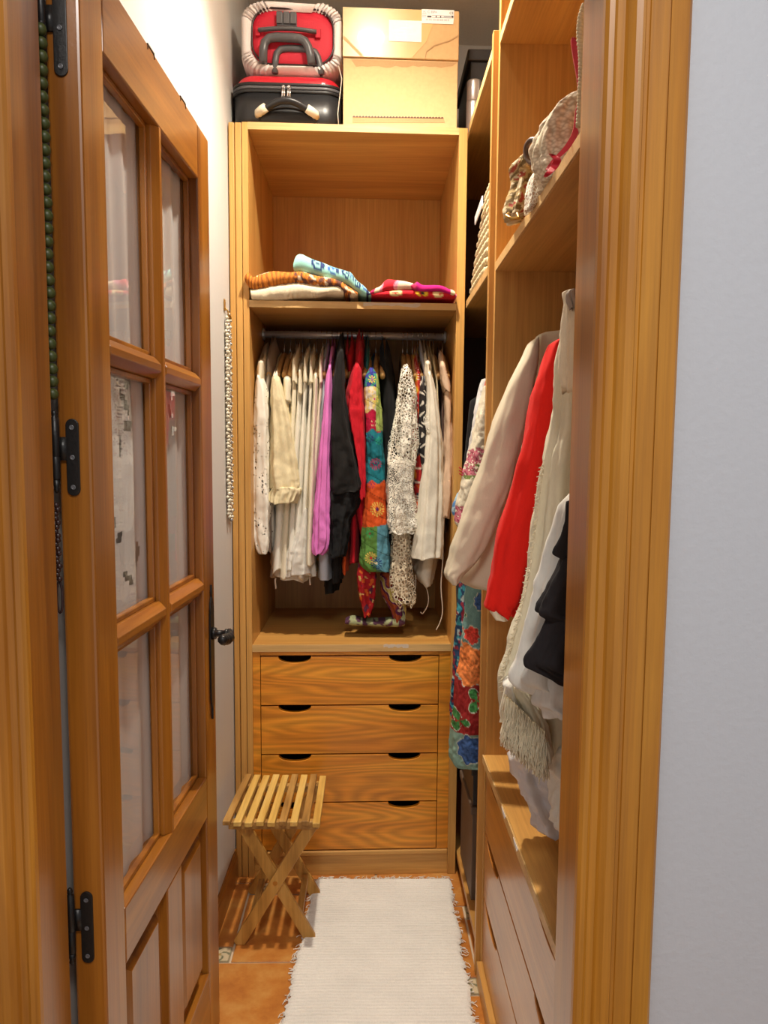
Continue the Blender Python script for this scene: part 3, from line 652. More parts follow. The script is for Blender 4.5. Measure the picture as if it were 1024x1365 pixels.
# cartons
bx0, bx1 = -0.0855, 0.262; yb0 = YW+0.012
z_a = U(530, 77, y=yb0)[2]; z_b = U(530, 11, y=yb0)[2]
lc = thing('cardboard_box', ((bx0+bx1)/2, yb0+0.2, ZT), 'plain brown cardboard box with a torn zigzag opening strip, under the labelled box', 'box')
tzz = []
x0, x1 = bx0+0.030, bx0+0.305; zs = ZT+0.014
for k in range(61):
    t = k/60; tzz.append((x0+(x1-x0)*t, yb0-0.0006, zs+0.014+0.004*t+(0.003 if k % 2 else 0)))
bt = MB(wT).box(bx0+0.002, bx1-0.002, yb0, yb0+0.40, ZT+0.001, z_a-0.003).build('body', 'cardboard', lc, bevel=0.002)
MB(wT).prism(tzz+[(x1+0.004, yb0-0.0006, zs+0.004), (x0, yb0-0.0006, zs-0.004)], (0, 0.002, 0)).build('torn_strip', 'cardboard_torn', lc)
q = MB(wT)
for k in range(0, 60, 2): a = tzz[k]; b_ = tzz[k+1]; c_ = tzz[k+2]; q.prism([(a[0], a[1]-0.0012, a[2]-0.0003), (b_[0], b_[1]-0.0012, b_[2]), (c_[0], c_[1]-0.0012, c_[2]-0.0003), (b_[0], b_[1]-0.0012, b_[2]-0.005)], (0, 0.001, 0))
q.build('perforation', 'brown_leather', lc)
q = MB(wT)
rg = random.Random(3); top_ = [(bx0+0.03+k*0.018, z_a-0.004) for k in range(18)]
pts = [(bx0+0.025, yb0-0.0004, z_a-0.006)]+[(bx0+0.04+k*0.017, yb0-0.0004, z_a-0.026+rg.uniform(-0.003, 0.004)+0.006*(k/17)) for k in range(18)]+[(bx1-0.004, yb0-0.0004, z_a-0.006)]
MB(wT).prism(pts, (0, 0.001, 0)).build('scuffed_edge', 'cardboard_torn', lc)
uc_ = thing('labelled_box', ((bx0+bx1)/2, yb0+0.2, z_a), 'cardboard box sealed with shiny brown tape and two white labels, topmost box', 'box')
MB(wT).box(bx0, bx1, yb0-0.002, yb0+0.40, z_a, z_b).build('body', 'cardboard', uc_, bevel=0.003)
yl = yb0-0.0028
# broad tape wrapped over the front, with folded corners
MB(wT).prism([(bx0+0.001, yl, z_a+0.001), (bx0+0.001, yl, z_b-0.001), (bx0+0.285, yl, z_b-0.001), (bx0+0.25, yl, z_b-0.09), (bx0+0.206, yl, z_a+0.001)], (0, 0.001, 0)).build('tape', 'cardboard_tape', uc_)
MB(wT).prism([(bx0+0.0, yl-0.0006, z_a+0.052), (bx0+0.004, yl-0.0006, z_a+0.058), (bx0+0.062, yl-0.0006, z_a+0.004), (bx0+0.054, yl-0.0006, z_a+0.001)], (0, 0.0008, 0)).build('tape_fold', 'cardboard', uc_)
MB(wT).prism([(bx1-0.001, yl-0.0006, z_a+0.072), (bx1-0.03, yl-0.0006, z_a+0.055), (bx1-0.075, yl-0.0006, z_a+0.040), (bx1-0.098, yl-0.0006, z_a+0.022), (bx1-0.102, yl-0.0006, z_a+0.002), (bx1-0.10, yl-0.0006, z_a+0.001), (bx1-0.096, yl-0.0006, z_a+0.02), (bx1-0.073, yl-0.0006, z_a+0.037), (bx1-0.028, yl-0.0006, z_a+0.052), (bx1-0.001, yl-0.0006, z_a+0.068)], (0, 0.0008, 0)).build('tape_fold', 'cardboard_torn', uc_)
def pxw(px, py, y=yb0): p = U(px, py, y=y); return p[0], p[2]
lx0, lz1 = pxw(518.5, 26.5); lx1, lz0 = pxw(562, 55.5)
la = MB(wT).box(lx0, lx1, yl-0.0012, yl-0.0004, lz0, lz1).build('blank_label', 'paper', uc_)
q = MB(wT)
for k, (a, b_) in enumerate(((0.5, 0.78), (0.35, 0.62), (0.3, 0.72), (0.2, 0.66), (0.3, 0.5))):
    z = lz1-(0.2+0.15*k)*(lz1-lz0)
    for j in range(int((b_-a)*20)): q.box(lx0+(a+j/20)*(lx1-lx0), lx0+(a+j/20+0.03)*(lx1-lx0), yl-0.0015, yl-0.001, z, z+0.0008)
q.build('faint_writing', 'silver_can', la)
mx0, mz1 = pxw(562.5, 11.5); mx1, mz0 = pxw(605.5, 31)
lb = MB(wT).prism([(mx0, yl-0.0014, mz0), (mx1-0.002, yl-0.0014, mz0), (mx1, yl-0.0014, mz0+0.02), (mx1, yl-0.0014, mz1), (mx0, yl-0.0014, mz1)], (0, 0.001, 0)).build('address_label', 'paper', uc_)
def bars(name, mat, items, base, w, h):
    q = MB(wT)
    for a, b_, c_, d in items: q.box(mx0+a*w, mx0+b_*w, yl-0.0019, yl-0.0012, base-d*h, base-c_*h)
    return q.build(name, mat, lb)
w_, h_ = mx1-mx0, mz1-mz0
bars('black_marks', 'ink', [(0.17, 0.30, 0.46, 0.58), (0.43, 0.46, 0.42, 0.58), (0.57, 0.60, 0.42, 0.58), (0.92, 0.98, 0.40, 0.54), (0.32, 0.98, 0.42, 0.435), (0.32, 0.98, 0.56, 0.575)], mz1, w_, h_)
bars('grey_marks', 'grey_ink', [(0.01, 0.14, 0.30, 0.33), (0.01, 0.14, 0.42, 0.45), (0.01, 0.14, 0.54, 0.57), (0.68, 0.9, 0.46, 0.53)]+[(0.13+0.0165*k, 0.13+0.0165*k+(0.006 if k % 3 else 0.010), 0.66, 0.80) for k in range(44) if k % 7 != 5], mz1, w_, h_)
def text(body, size, x, y, z, mat, parent, name='lettering'):
    cu = bpy.data.curves.new(name, 'FONT'); cu.body = body; cu.size = size; cu.extrude = 0.0002
    to = bpy.data.objects.new(name, cu); COL.objects.link(to)
    dg = bpy.context.evaluated_depsgraph_get(); me = bpy.data.meshes.new_from_object(to.evaluated_get(dg)); bpy.data.objects.remove(to)
    me.transform(Matrix.Rotation(PI/2, 4, 'X')); me.materials.clear(); me.materials.append(MATS[mat])
    o = bpy.data.objects.new(name, me); COL.objects.link(o); o.parent = parent
    p = Vector(wT(x, y, z))-root_loc(parent); o.location = p
    return o
text('M.  C. ESPA', 0.0085, mx0+0.004, yl-0.0019, mz1-0.0105, 'grey_ink', lb); text('CE', 0.010, mx1-0.014, yl-0.0019, mz1-0.012, 'ink', lb)
# black storage box and two cans in the corner
kb = thing('black_box', (0.42, YW+0.35, 2.363), 'black lidded storage box in the top right corner behind the spray can', 'box')
zk1 = U(640, 66, y=YW+0.16)[2]
MB().box(0.316, 0.56, YW+0.165, YW+0.5, 2.363, zk1-0.03).build('body', 'dark_box', kb, bevel=0.002)
MB().box(0.305, 0.57, YW+0.155, YW+0.51, zk1-0.035, zk1).build('lid', 'dark_box', kb, bevel=0.004)
def can(name, x, y, z, r, h, label, cat, cap=0.36):
    t = thing(name, (x, y, z), label, cat)
    MB().lathe([(r*0.94, z), (r, z+0.004), (r, z+h*(1-cap)-0.006), (r*0.96, z+h*(1-cap))], (x, y, 0), 24).build('body', 'silver_can', t, smooth=True)
    MB().lathe([(r*0.93, z+h*(1-cap)+0.0005), (r*0.95, z+h*(1-cap)+0.002), (r*0.95, z+h-0.004), (r*0.88, z+h)], (x, y, 0), 24).build('cap', 'silver_can', t, smooth=True)
    return t
cn = can('spray_can', 0.322, YW+0.115, 2.363, 0.0245, 0.172, 'silver spray can with matching cap standing beside the cardboard boxes', 'can')
MB().prism([(0.322+0.0249*math.sin(a), YW+0.115-0.0249*math.cos(a), 2.377) for a in [R(10+6*k) for k in range(8)]]+[(0.322+0.0245*math.sin(a), YW+0.115-0.0245*math.cos(a), 2.377) for a in [R(52-6*k) for k in range(8)]], (0, 0, 0.024)).build('red_print', 'red_sticker', cn)
can('aerosol_tin', 0.372, YW+0.09, 2.363, 0.018, 0.205, 'slim pale metal tin half hidden behind the top of the side wardrobe', 'can', cap=0.12)

# ------------------------------------------------------------------ folded clothes on the shelf
def lerp_rows(rows, t):
    n = len(rows)-1; f = t*n; i = min(int(f), n-1); f -= i; return i, f
def cat(rows, t):
    """smooth (Catmull-Rom) value of a list of tuples at t in 0..1"""
    n = len(rows)-1; f = min(t, 0.99999)*n; i = int(f); f -= i
    p0 = rows[max(i-1, 0)]; p1 = rows[i]; p2 = rows[i+1]; p3 = rows[min(i+2, n)]
    return [0.5*(2*b+(c-a)*f+(2*a-5*b+4*c-d)*f*f+(3*b-a-3*c+d)*f**3) for a, b, c, d in zip(p0, p1, p2, p3)]
def fold_slab(name, label, group, outline, y0, y1, mat, colf=None, seed=0, amp=0.002, ribs=0, nx=70, floor=None):
    """folded cloth: outline = [(px, py_top, py_bottom)] of its front, reaching from y0 back to y1"""
    rows = []
    for px, a, b_ in outline:
        x, _, zt_ = U(px, a, y=y0); _, _, zb_ = U(px, b_, y=y0); rows.append((x, zt_, zb_))
    vs = []; fs = []; cs = []; NR = 22; nd = 10
    for i in range(nx+1):
        x, zt_, zb_ = cat(rows, i/nx); h = max(zt_-zb_, 0.001)
        ring = []
        for k in range(NR):       # rounded front nose, then flat back along top and bottom
            t = k/(NR-1)
            if t < 0.3: u = t/0.3; y = y1-(y1-y0-h*0.5)*u; z = zt_
            elif t < 0.7: a = PI*(t-0.3)/0.4; y = y0+h*0.5-h*0.5*math.sin(a); z = (zt_+zb_)/2+h*0.5*math.cos(a)
            else: u = (t-0.7)/0.3; y = y0+h*0.5+(y1-y0-h*0.5)*u; z = zb_
            d = noise.noise((x*22+seed, y*18, z*40))*amp+(ribs and 0.0012*math.sin(x*ribs))
            if t < 0.7: z += d; y -= abs(d)*0.6
            if y > YW-0.014: z = max(z, (floor or ZS)+0.0012+0.002*(1-t))
            ring.append((x, y, z))
        vs += ring
        if colf: cs += [colf(p[0], p[2], j/(NR-1), i/nx) for j, p in enumerate(ring)]
    for i in range(nx):
        for k in range(NR-1): a = i*NR+k; fs.append((a, a+1, a+NR+1, a+NR))
    fs += [tuple(range(NR)), tuple(nx*NR+k for k in range(NR))[::-1], ] + [(i*NR, (i+1)*NR, (i+1)*NR+NR-1, i*NR+NR-1) for i in range(nx)]
    mb = MB().add(vs, fs, cs if colf else None)
    o = mb.build(name, mat, None, smooth=True); tag(o, label, 'clothes', group); return o
YF = YW-0.026; G1 = 'folded clothes on the wardrobe shelf'
fold_slab('folded_towel', 'cream towelling cloth folded at the bottom of the left pile on the shelf', G1, [(334, 384, 391), (336, 383, 400.5), (350, 380.5, 400.5), (375, 376, 398), (393, 373.5, 395.8), (410, 376, 395), (425, 379, 394), (436, 380, 392), (446, 378, 392.5), (456, 380, 392.5), (459, 386, 390)], YF, YF+0.30, 'cream_towel', seed=1, amp=0.004, ribs=1500, nx=120)
def tiger(x, z, t, u):
    c = (0.62, 0.21, 0.03) if math.sin(x*520+6*noise.noise((x*20, z*20, 0))) > -0.3 else (0.33, 0.10, 0.02)
    if u > 0.52 and noise.noise((x*60, z*80, 3)) > 0.05: c = (0.12, 0.05, 0.04)
    if u > 0.50 and noise.noise((x*50+9, z*70, 7)) > 0.22: c = (0.75, 0.60, 0.42)
    if 0.25 < u < 0.38 and t < 0.42 and noise.noise((x*60, t*20, 1)) > 0: c = (0.75, 0.6, 0.4)
    return c
fold_slab('folded_jumper', 'orange brown ribbed knitted jumper folded over the cream towel', G1, [(326, 368, 374), (329, 361, 379), (333, 364, 383), (338, 368, 384.5), (345, 364, 384), (354, 361, 383), (368, 360, 379), (388, 361, 375.5), (402, 361.5, 376), (422, 366, 380.5), (440, 370, 381), (452, 374, 382), (460, 378, 391), (470, 384.5, 393.5), (477, 389, 392.5)], YF-0.006, YF+0.28, 'printed_cloth', tiger, 2, 0.003, 900, nx=160)
def aqua(x, z, t, u):
    c = (0.30, 0.62, 0.56)
    for k in range(6):
        cu = 0.34+0.105*k; ct = 0.43+0.02*math.sin(k*2.1); d = math.hypot((u-cu)*3.0, (t-ct)*1.25); rr = 0.15 if k % 2 == 0 else 0.115
        if d < rr and d > rr*0.6 or d < rr*0.28: c = (0.02, 0.04, 0.14) if k % 2 == 0 else (0.05, 0.13, 0.42)
        if abs(u-cu-0.03) < 0.012 and abs(t-ct) < 0.07: c = (0.03, 0.05, 0.15)
    if u > 0.88 and noise.noise((x*90, z*90, 3)) > 0.0: c = (0.02, 0.025, 0.08)
    return c
fold_slab('folded_shirt', 'pale turquoise cloth embroidered in dark blue, folded and tilted on the orange jumper', G1, [(391, 350, 358), (394, 339, 361), (401, 336.5, 362), (412, 341, 364), (428, 347.5, 368), (446, 354, 373), (462, 360, 378), (468, 362, 381), (474, 370, 387), (482, 377, 392), (491, 387, 393.5), (495, 391, 393.5)], YF+0.004, YF+0.24, 'printed_cloth', aqua, 3, 0.0025, nx=180)
def rosy(x, z, t, u):
    for a, b_, c in ((0, .14, (0.55, 0.02, 0.12)), (.14, .27, (0.75, 0.62, 0.42)), (.27, .34, (0.70, 0.22, 0.30)), (.34, .56, (0.60, 0.02, 0.04)), (.56, .61, (0.72, 0.25, 0.35)), (.61, .8, (0.75, 0.55, 0.42)), (.8, 1.1, (0.55, 0.03, 0.12))):
        if a <= u+0.02*math.sin(t*14) < b_: return c
    return (0.6, 0.02, 0.1)
fold_slab('folded_scarf', 'red, pink and cream striped scarf folded at the left of the red pile', G1, [(494, 388, 392), (500, 384, 391), (508, 380, 389.5), (516, 371, 388), (528, 372.5, 386.5), (542, 373.5, 385), (554, 378, 385), (566, 382, 387)], YF+0.002, YF+0.22, 'printed_cloth', rosy, 4, 0.003)
def redflower(x, z, t, u):
    c = (0.62, 0.015, 0.03)
    for cu, k in ((0.30, 0), (0.52, 1), (0.66, 0)):
        d = math.hypot((u-cu)*1.6, (t-0.5)*0.55)
        if d < 0.085 and noise.noise((x*120, z*120, k)) > -0.25: c = (0.85, 0.62, 0.04) if k else (0.75, 0.60, 0.30)
        if d < 0.022 and k: c = (0.02, 0.03, 0.06)
    if u > 0.93: c = (0.6, 0.15, 0.3)
    return c
fold_slab('folded_blouse', 'bright red cloth with yellow flowers folded under the striped scarf', G1, [(495, 391, 393.5), (505, 388.5, 394), (520, 386.5, 394.5), (540, 385, 395), (560, 386, 395.5), (580, 386.5, 396), (596, 387, 396.5), (605, 389, 396.5), (609, 393, 396)], YF+0.006, YF+0.26, 'printed_cloth', redflower, 5, 0.0025)
def magenta(x, z, t, u):
    if u < 0.14: return (0.60, 0.04, 0.15) if noise.noise((x*150, z*150, 0)) > 0 else (0.35, 0.02, 0.06)
    if u > 0.78: return (0.76, 0.62, 0.38)
    return (0.52, 0.01, 0.18)
fold_slab('rolled_scarf', 'rolled magenta scarf with a cream end at the right of the red pile', G1, [(551, 380, 386), (556, 375, 387), (563, 379, 387.5), (575, 379, 388), (590, 380.5, 389), (598, 384, 391), (604, 386, 393), (607, 389, 392)], YF-0.002, YF+0.18, 'printed_cloth', magenta, 6, 0.004)

# ------------------------------------------------------------------ hanging clothes
def garment(name, label, cat_, group, rows, yf, yb, mat, seed=0, folds=6, amp=0.004, top=0.10, colf=None, parent=None, nz=56, nt=56, pw=0.75, hem=0.004, sway=0.0, wr=0.0065, tb=0.0, openhem=False):
    """cloth hanging free: rows = [(py, px left, px right)] of its near end, which stands at depth yf
    (or a row's own fourth value); the body runs back to yb and closes at the shoulder"""
    R_ = []
    for r in rows:
        y = r[3] if len(r) > 3 else (yf if top or yf > YW else (yf+yb)/2)
        a = U(r[1], r[0], y=y); b_ = U(r[2], r[0], y=y); R_.append((a[0], b_[0], (a[2]+b_[2])/2, yf))
    vs = []; fs = []; cs = []; rg = random.Random(seed); ph = [rg.uniform(0, 6.28) for _ in range(6)]
    depth = yb-yf
    for j in range(nz+1):
        t = j/nz; xl, xr, z, yy = cat(R_, t); cx_ = (xl+xr)/2; hw = max((xr-xl)/2, 0.002); d = depth*(0.82+0.18*min(1, t*2)) if top else depth
        d *= 1-tb*t
        yc = yy+d/2; hdp = d/2
        close = min(1.0, 0.35+t*9) if top or True else 1
        for k in range(nt):
            th = 2*PI*k/nt-PI/2; c, s = math.cos(th), math.sin(th)
            x = hw*math.copysign(abs(c)**pw, c)*close; y = hdp*math.copysign(abs(s)**pw, s)*(1 if not top else 1)
            fold = math.sin(folds*th+ph[0]+1.6*noise.noise((seed, z*3, 0)))+0.6*math.sin((folds*2+1)*th+ph[1]+z*4)
            g = min(1, 0.15+t*1.3)*amp*fold
            w = (noise.noise((x*30+seed*3, (yc+y)*26, z*11+seed))+0.45*noise.noise((x*75+seed, (yc+y)*60, z*38))+0.25*noise.noise((x*140, (yc+y)*120, z*90+seed)))*wr*min(1, t*4)
            nx_, ny_ = c, s*min(1, hw/hdp*1.5)
            x += nx_*(min(g, hw*.5) if g > 0 else max(g, -hw*.5))+nx_*w; y += (g+w)*ny_*1.2
            zz = z
            if top: zz += top*(1-abs(y)/hdp*1.0)*(1-t)**4 if hdp > 0 else 0
            zz += hem*math.sin(3*th+ph[2])*t**6+hem*0.6*math.sin(7*th+ph[3])*t**6
            vs.append((cx_+x+sway*math.sin(z*9+ph[4])*t, yc+y, zz))
            if colf: cs.append(colf(cx_+x, zz, t, k/nt, (x/hw+1)/2))
    for j in range(nz):
        for k in range(nt): a = j*nt+k; b_ = j*nt+(k+1) % nt; fs.append((a, b_, b_+nt, a+nt))
    fs.append(tuple(range(nt))[::-1])
    if not openhem: fs.append(tuple(nz*nt+k for k in range(nt)))
    o = MB().add(vs, fs, cs if colf else None).build(name, mat, parent, smooth=True)
    if parent is None: tag(o, label, cat_, group)
    return o
def gthing(name, label, cat_, group, loc): return thing(name, loc, label, cat_, group)

HN = 0
def hanger(pxt, label, y=None, tint='hanger_wood', zt_=None):
    """wooden hanger seen end on: hook over the rail, neck, two falling arms along y"""
    yy = RY+SH*0.1; x = U(pxt, 462, y=YW+0.30)[0]; zr = RZ
    t = thing('coat_hanger', (x, yy, zr-0.09), label, 'hanger', 'wooden hangers on the back wardrobe rail')
    P = [(x+0.0006*math.sin(k), yy+0.018*math.cos(a), zr-0.001+0.0165*math.sin(a)) for k, a in enumerate([R(200-22*i) for i in range(10)])]
    P = [(x, yy+0.0165*math.cos(R(a)), zr+0.0165*math.sin(R(a))) for a in range(-150+360, 40-1, -24)][::-1]
    P = [(x, yy+0.0165*math.cos(R(a)), zr+0.0165*math.sin(R(a))) for a in range(200, -60, -20)]+[(x+0.001, yy+0.003, zr-0.030), (x, yy, zr-0.045), (x, yy, zr-0.075)]
    MB().tube(P, 0.0014, 6).build('hook', 'chrome', t, smooth=True)
    zc = zr-0.070; P = []; rr = []
    for k in range(-7, 8): u = k/7; P.append((x, yy+0.205*u, zc-0.085*abs(u)**1.4-0.002)); rr.append(0.0105-0.002*abs(u))
    MB().tube(P, rr, 8, flat=1.3).build('shoulder_bar', tint, t, smooth=True)
    return t
YFG, YBG = YW+0.075, YW+0.52
GB = 'clothes hanging on the back wardrobe rail'
def pxo(rows): return [(r[1]/3.103+420, r[0][0]/3.103+310, r[0][1]/3.103+310) if isinstance(r[0], tuple) else r for r in rows]
def C3(*rows):     # rows given as (y, xl, xr) in a crop at scale 3.103 from (310, 420)
    return [(a/3.103+420, b_/3.103+310, c/3.103+310) for a, b_, c in rows]

# 1 the white eyelet blouse at the far left
t = gthing('eyelet_blouse', 'white broderie blouse with a ballooning eyelet sleeve, leftmost garment on the back rail', 'blouse', GB, (-0.37, YW+0.3, 1.1))
garment('bodice', '', '', None, C3((210, 90, 135), (300, 86, 140), (500, 84, 155), (800, 95, 158), (985, 100, 150)), YFG+0.03, YBG, 'white_cotton', 1, 5, 0.004, parent=t)
garment('sleeve', '', '', None, C3((255, 92, 118), (330, 88, 138), (450, 82, 148), (600, 73, 150), (750, 66, 155), (860, 68, 156), (940, 82, 152), (990, 105, 142)), YFG-0.03, YFG+0.07, 'eyelet', 2, 4, 0.004, top=0.02, parent=t, hem=0.002, nt=48)
garment('yoke', '', '', None, C3((193, 102, 130), (225, 95, 132), (275, 92, 128)), YFG-0.02, YFG+0.2, 'cream_cotton', 3, 3, 0.001, top=0.04, parent=t, nz=12)
# 2 the white collared one behind it, shade painted in as a taupe colour
garment('shade_painted_shirt', 'white shirt with shade painted into its colour, squeezed between the eyelet blouse and the cream linen blouse', 'shirt', GB, C3((182, 132, 158), (240, 128, 170), (335, 132, 152), (600, 140, 160), (980, 145, 165)), YFG+0.02, YBG, 'taupe', 4, 4, 0.002)
# row of white shirts behind the cream linen one
specs = [('white_shirt', 'first plain white shirt right of the cream linen blouse', 200, 245, 262, 'white_cotton', 1060), ('white_tunic', 'white tunic of soft cotton, second from the cream linen blouse', 238, 268, 182, 'cream_cotton', 1085),
         ('white_blouse', 'thin white blouse, third from the cream linen blouse', 262, 290, 228, 'white_cotton', 1070), ('white_camisole', 'white top with a wide shoulder, fourth from the cream linen blouse', 286, 312, 183, 'white_cotton', 1040),
         ('white_jacket', 'white cotton jacket, fifth from the cream linen blouse', 310, 335, 187, 'white_cotton', 1095), ('cream_shirt', 'cream shirt two places left of the pink shirt', 328, 352, 245, 'cream_cotton', 1000),
         ('cream_blouse', 'cream blouse immediately left of the pale blue shirt', 350, 375, 185, 'cream_cotton', 1030)]
for i, (nm, lab, a, b_, y0, mt_, y1) in enumerate(specs):
    w = (b_-a); lean = -0.06*(1 if i < 5 else 1.4)
    mid = lambda y: (y-y0)/(y1-y0)
    rows = [(y, a+lean*(y-300)*(0 if y < 300 else 1)-(0 if y < 500 else 6+i*0.5), b_+lean*(y-300)*(0 if y < 300 else 1)*0.75+(0 if y < 500 else 8)) for y in (y0+30, 300, 420, 560, 720, 880, 1000, y1)]
    rows[0] = (y0+30, a+4, b_-2)
    t = gthing(nm, lab, 'shirt', GB, (U(a/3.103+310, 700, y=YFG)[0], YW+0.3, 1.0))
    garment('body', '', '', None, C3(*rows), YFG+0.012+0.004*(i % 2), YBG-0.02, mt_, 20+i, 6, 0.0055, parent=t, hem=0.008, wr=0.006)
    garment('yoke', '', '', None, C3((y0, a+6, b_-4), (y0+30, a+3, b_-1), (y0+62, a+1, b_), (y0+95, a+1, b_)), YFG+0.002, YFG+0.24, 'cream_cotton', 40+i, 3, 0.001, top=0.05, parent=t, nz=12)
# low hems of the longer white shirts, spread wide under the cream sleeve
t = gthing('long_white_tunic', 'long white gathered tunic whose wide frilled hem hangs lowest among the white clothes', 'tunic', GB, (-0.27, YW+0.3, 0.98))
garment('body', '', '', None, C3((250, 205, 235), (400, 190, 240), (650, 165, 250), (800, 152, 265), (950, 145, 290), (1060, 146, 322), (1098, 146, 326)), YFG+0.035, YBG-0.03, 'white_cotton', 60, 11, 0.009, parent=t, hem=0.008, wr=0.008)
garment('flounce', '', '', None, C3((800, 290, 316), (880, 266, 322), (960, 236, 328), (1030, 212, 334), (1078, 204, 340)), YFG+0.004, YFG+0.12, 'white_gauze', 61, 8, 0.006, top=0.0, parent=t, hem=0.006)
# 3 cream linen blouse with frilled cuff
t = gthing('cream_linen_blouse', 'cream linen blouse with a wide short sleeve ending in a frilled cuff', 'blouse', GB, (-0.32, YW+0.3, 1.1))
garment('body', '', '', None, C3((255, 158, 190), (350, 155, 200), (600, 150, 230), (770, 155, 255)), YFG+0.03, YBG, 'cream_linen', 5, 5, 0.004, parent=t)
garment('sleeve', '', '', None, C3((262, 160, 186), (300, 156, 200), (380, 153, 222), (480, 150, 243), (600, 147, 262), (680, 148, 273), (722, 150, 276)), YFG-0.035, YFG+0.06, 'cream_linen', 6, 5, 0.004, top=0.02, parent=t, wr=0.006)
garment('frilled_cuff', '', '', None, C3((712, 158, 276), (730, 155, 279), (745, 150, 276), (762, 148, 268), (778, 150, 262)), YFG-0.04, YFG+0.065, 'cream_linen', 7, 16, 0.004, top=0.0, parent=t, hem=0.004, nt=96, nz=20)
garment('yoke', '', '', None, C3((248, 165, 185), (275, 160, 190)), YFG-0.02, YFG+0.1, 'cream_cotton', 8, 3, 0.001, top=0.03, parent=t, nz=8)
# pale cream long sleeve
garment('long_cream_sleeve_shirt', 'narrow pale cream shirt with a pintucked sleeve, just left of the pink shirt', 'shirt', GB, C3((260, 335, 352), (400, 325, 350), (600, 312, 345), (800, 305, 338), (950, 300, 332), (1035, 296, 334)), YFG-0.02, YBG-0.05, 'cream_cotton', 70, 6, 0.003)
# 4 pale blue and pink
garment('pale_blue_shirt', 'pale grey-blue shirt behind the pink shirt, its hem showing below', 'shirt', GB, C3((190, 372, 394), (270, 366, 390), (600, 345, 400), (900, 342, 405), (1000, 345, 412), (1090, 346, 414), (1098, 350, 412)), YFG+0.03, YBG-0.02, 'pale_blue', 9, 4, 0.003, hem=0.002)
t = gthing('pink_shirt', 'bright orchid pink long-sleeved shirt between the white clothes and the black blouse', 'shirt', GB, (-0.22, YW+0.3, 1.05))
garment('body', '', '', None, C3((180, 398, 420), (260, 390, 412), (600, 362, 408), (850, 345, 405), (960, 340, 402)), YFG+0.02, YBG, 'pink_cotton', 10, 4, 0.003, parent=t)
garment('sleeve', '', '', None, C3((220, 394, 409), (300, 383, 408), (450, 370, 406), (600, 358, 403), (740, 346, 400), (830, 338, 402), (900, 334, 404), (960, 332, 398), (990, 340, 376)), YFG-0.03, YFG+0.05, 'pink_cotton', 11, 5, 0.0045, top=0.02, parent=t, wr=0.006)
# 5 black linen blouse with puffed sleeve
t = gthing('black_linen_blouse', 'black linen blouse with a full gathered sleeve reaching over its neighbours', 'blouse', GB, (-0.15, YW+0.3, 1.0))
garment('body', '', '', None, C3((160, 430, 460), (300, 412, 455), (600, 400, 470), (850, 400, 475), (1000, 402, 465), (1110, 405, 450)), YFG+0.03, YBG, 'black_linen', 12, 5, 0.003, parent=t)
garment('sleeve', '', '', None, C3((148, 434, 466), (220, 424, 458), (350, 410, 468), (480, 400, 492), (580, 396, 515), (660, 392, 538), (715, 390, 545), (735, 396, 530)), YFG-0.04, YFG+0.07, 'black_linen', 13, 6, 0.005, top=0.03, parent=t, wr=0.008)
garment('cuff', '', '', None, C3((718, 400, 540), (740, 388, 530), (790, 392, 515), (850, 400, 485), (930, 405, 470), (1000, 405, 455)), YFG-0.03, YFG+0.06, 'black_cloth', 14, 9, 0.005, top=0, parent=t, wr=0.01)
garment('long_black_skirt', 'plain black garment hanging lower than the black blouse in front of it', 'skirt', GB, C3((500, 392, 430), (800, 382, 440), (1000, 375, 442), (1080, 370, 440), (1152, 372, 436)), YFG+0.10, YBG, 'black_cloth', 15, 5, 0.003, top=0)
# 6 orange, red
garment('orange_top', 'orange-red top glimpsed as a narrow strip right of the black blouse', 'top', GB, C3((255, 452, 475), (340, 452, 480), (600, 462, 490), (900, 455, 485), (1010, 450, 478), (1070, 450, 476)), YFG+0.05, YBG, 'orange_cloth', 16, 4, 0.003)
garment('dark_red_blouse', 'dark red blouse behind the bright red tunic, seen at its shoulder and hem', 'blouse', GB, C3((165, 460, 500), (250, 468, 510), (600, 480, 520), (900, 482, 525), (1030, 480, 520)), YFG+0.03, YBG, 'red_cotton', 17, 4, 0.003)
t = gthing('red_tunic', 'bright red long-sleeved tunic between the black blouse and the patchwork jacket', 'tunic', GB, (-0.09, YW+0.3, 1.0))
garment('body', '', '', None, C3((150, 512, 545), (260, 490, 546), (420, 474, 552), (600, 480, 556), (800, 500, 560), (925, 528, 562)), YFG+0.01, YBG, 'red_cotton', 18, 6, 0.005, parent=t)
garment('sleeve', '', '', None, C3((215, 500, 530), (300, 478, 540), (400, 468, 545), (520, 490, 548), (640, 515, 548), (760, 524, 546)), YFG-0.02, YFG+0.06, 'red_cotton', 19, 5, 0.004, top=0.02, parent=t)
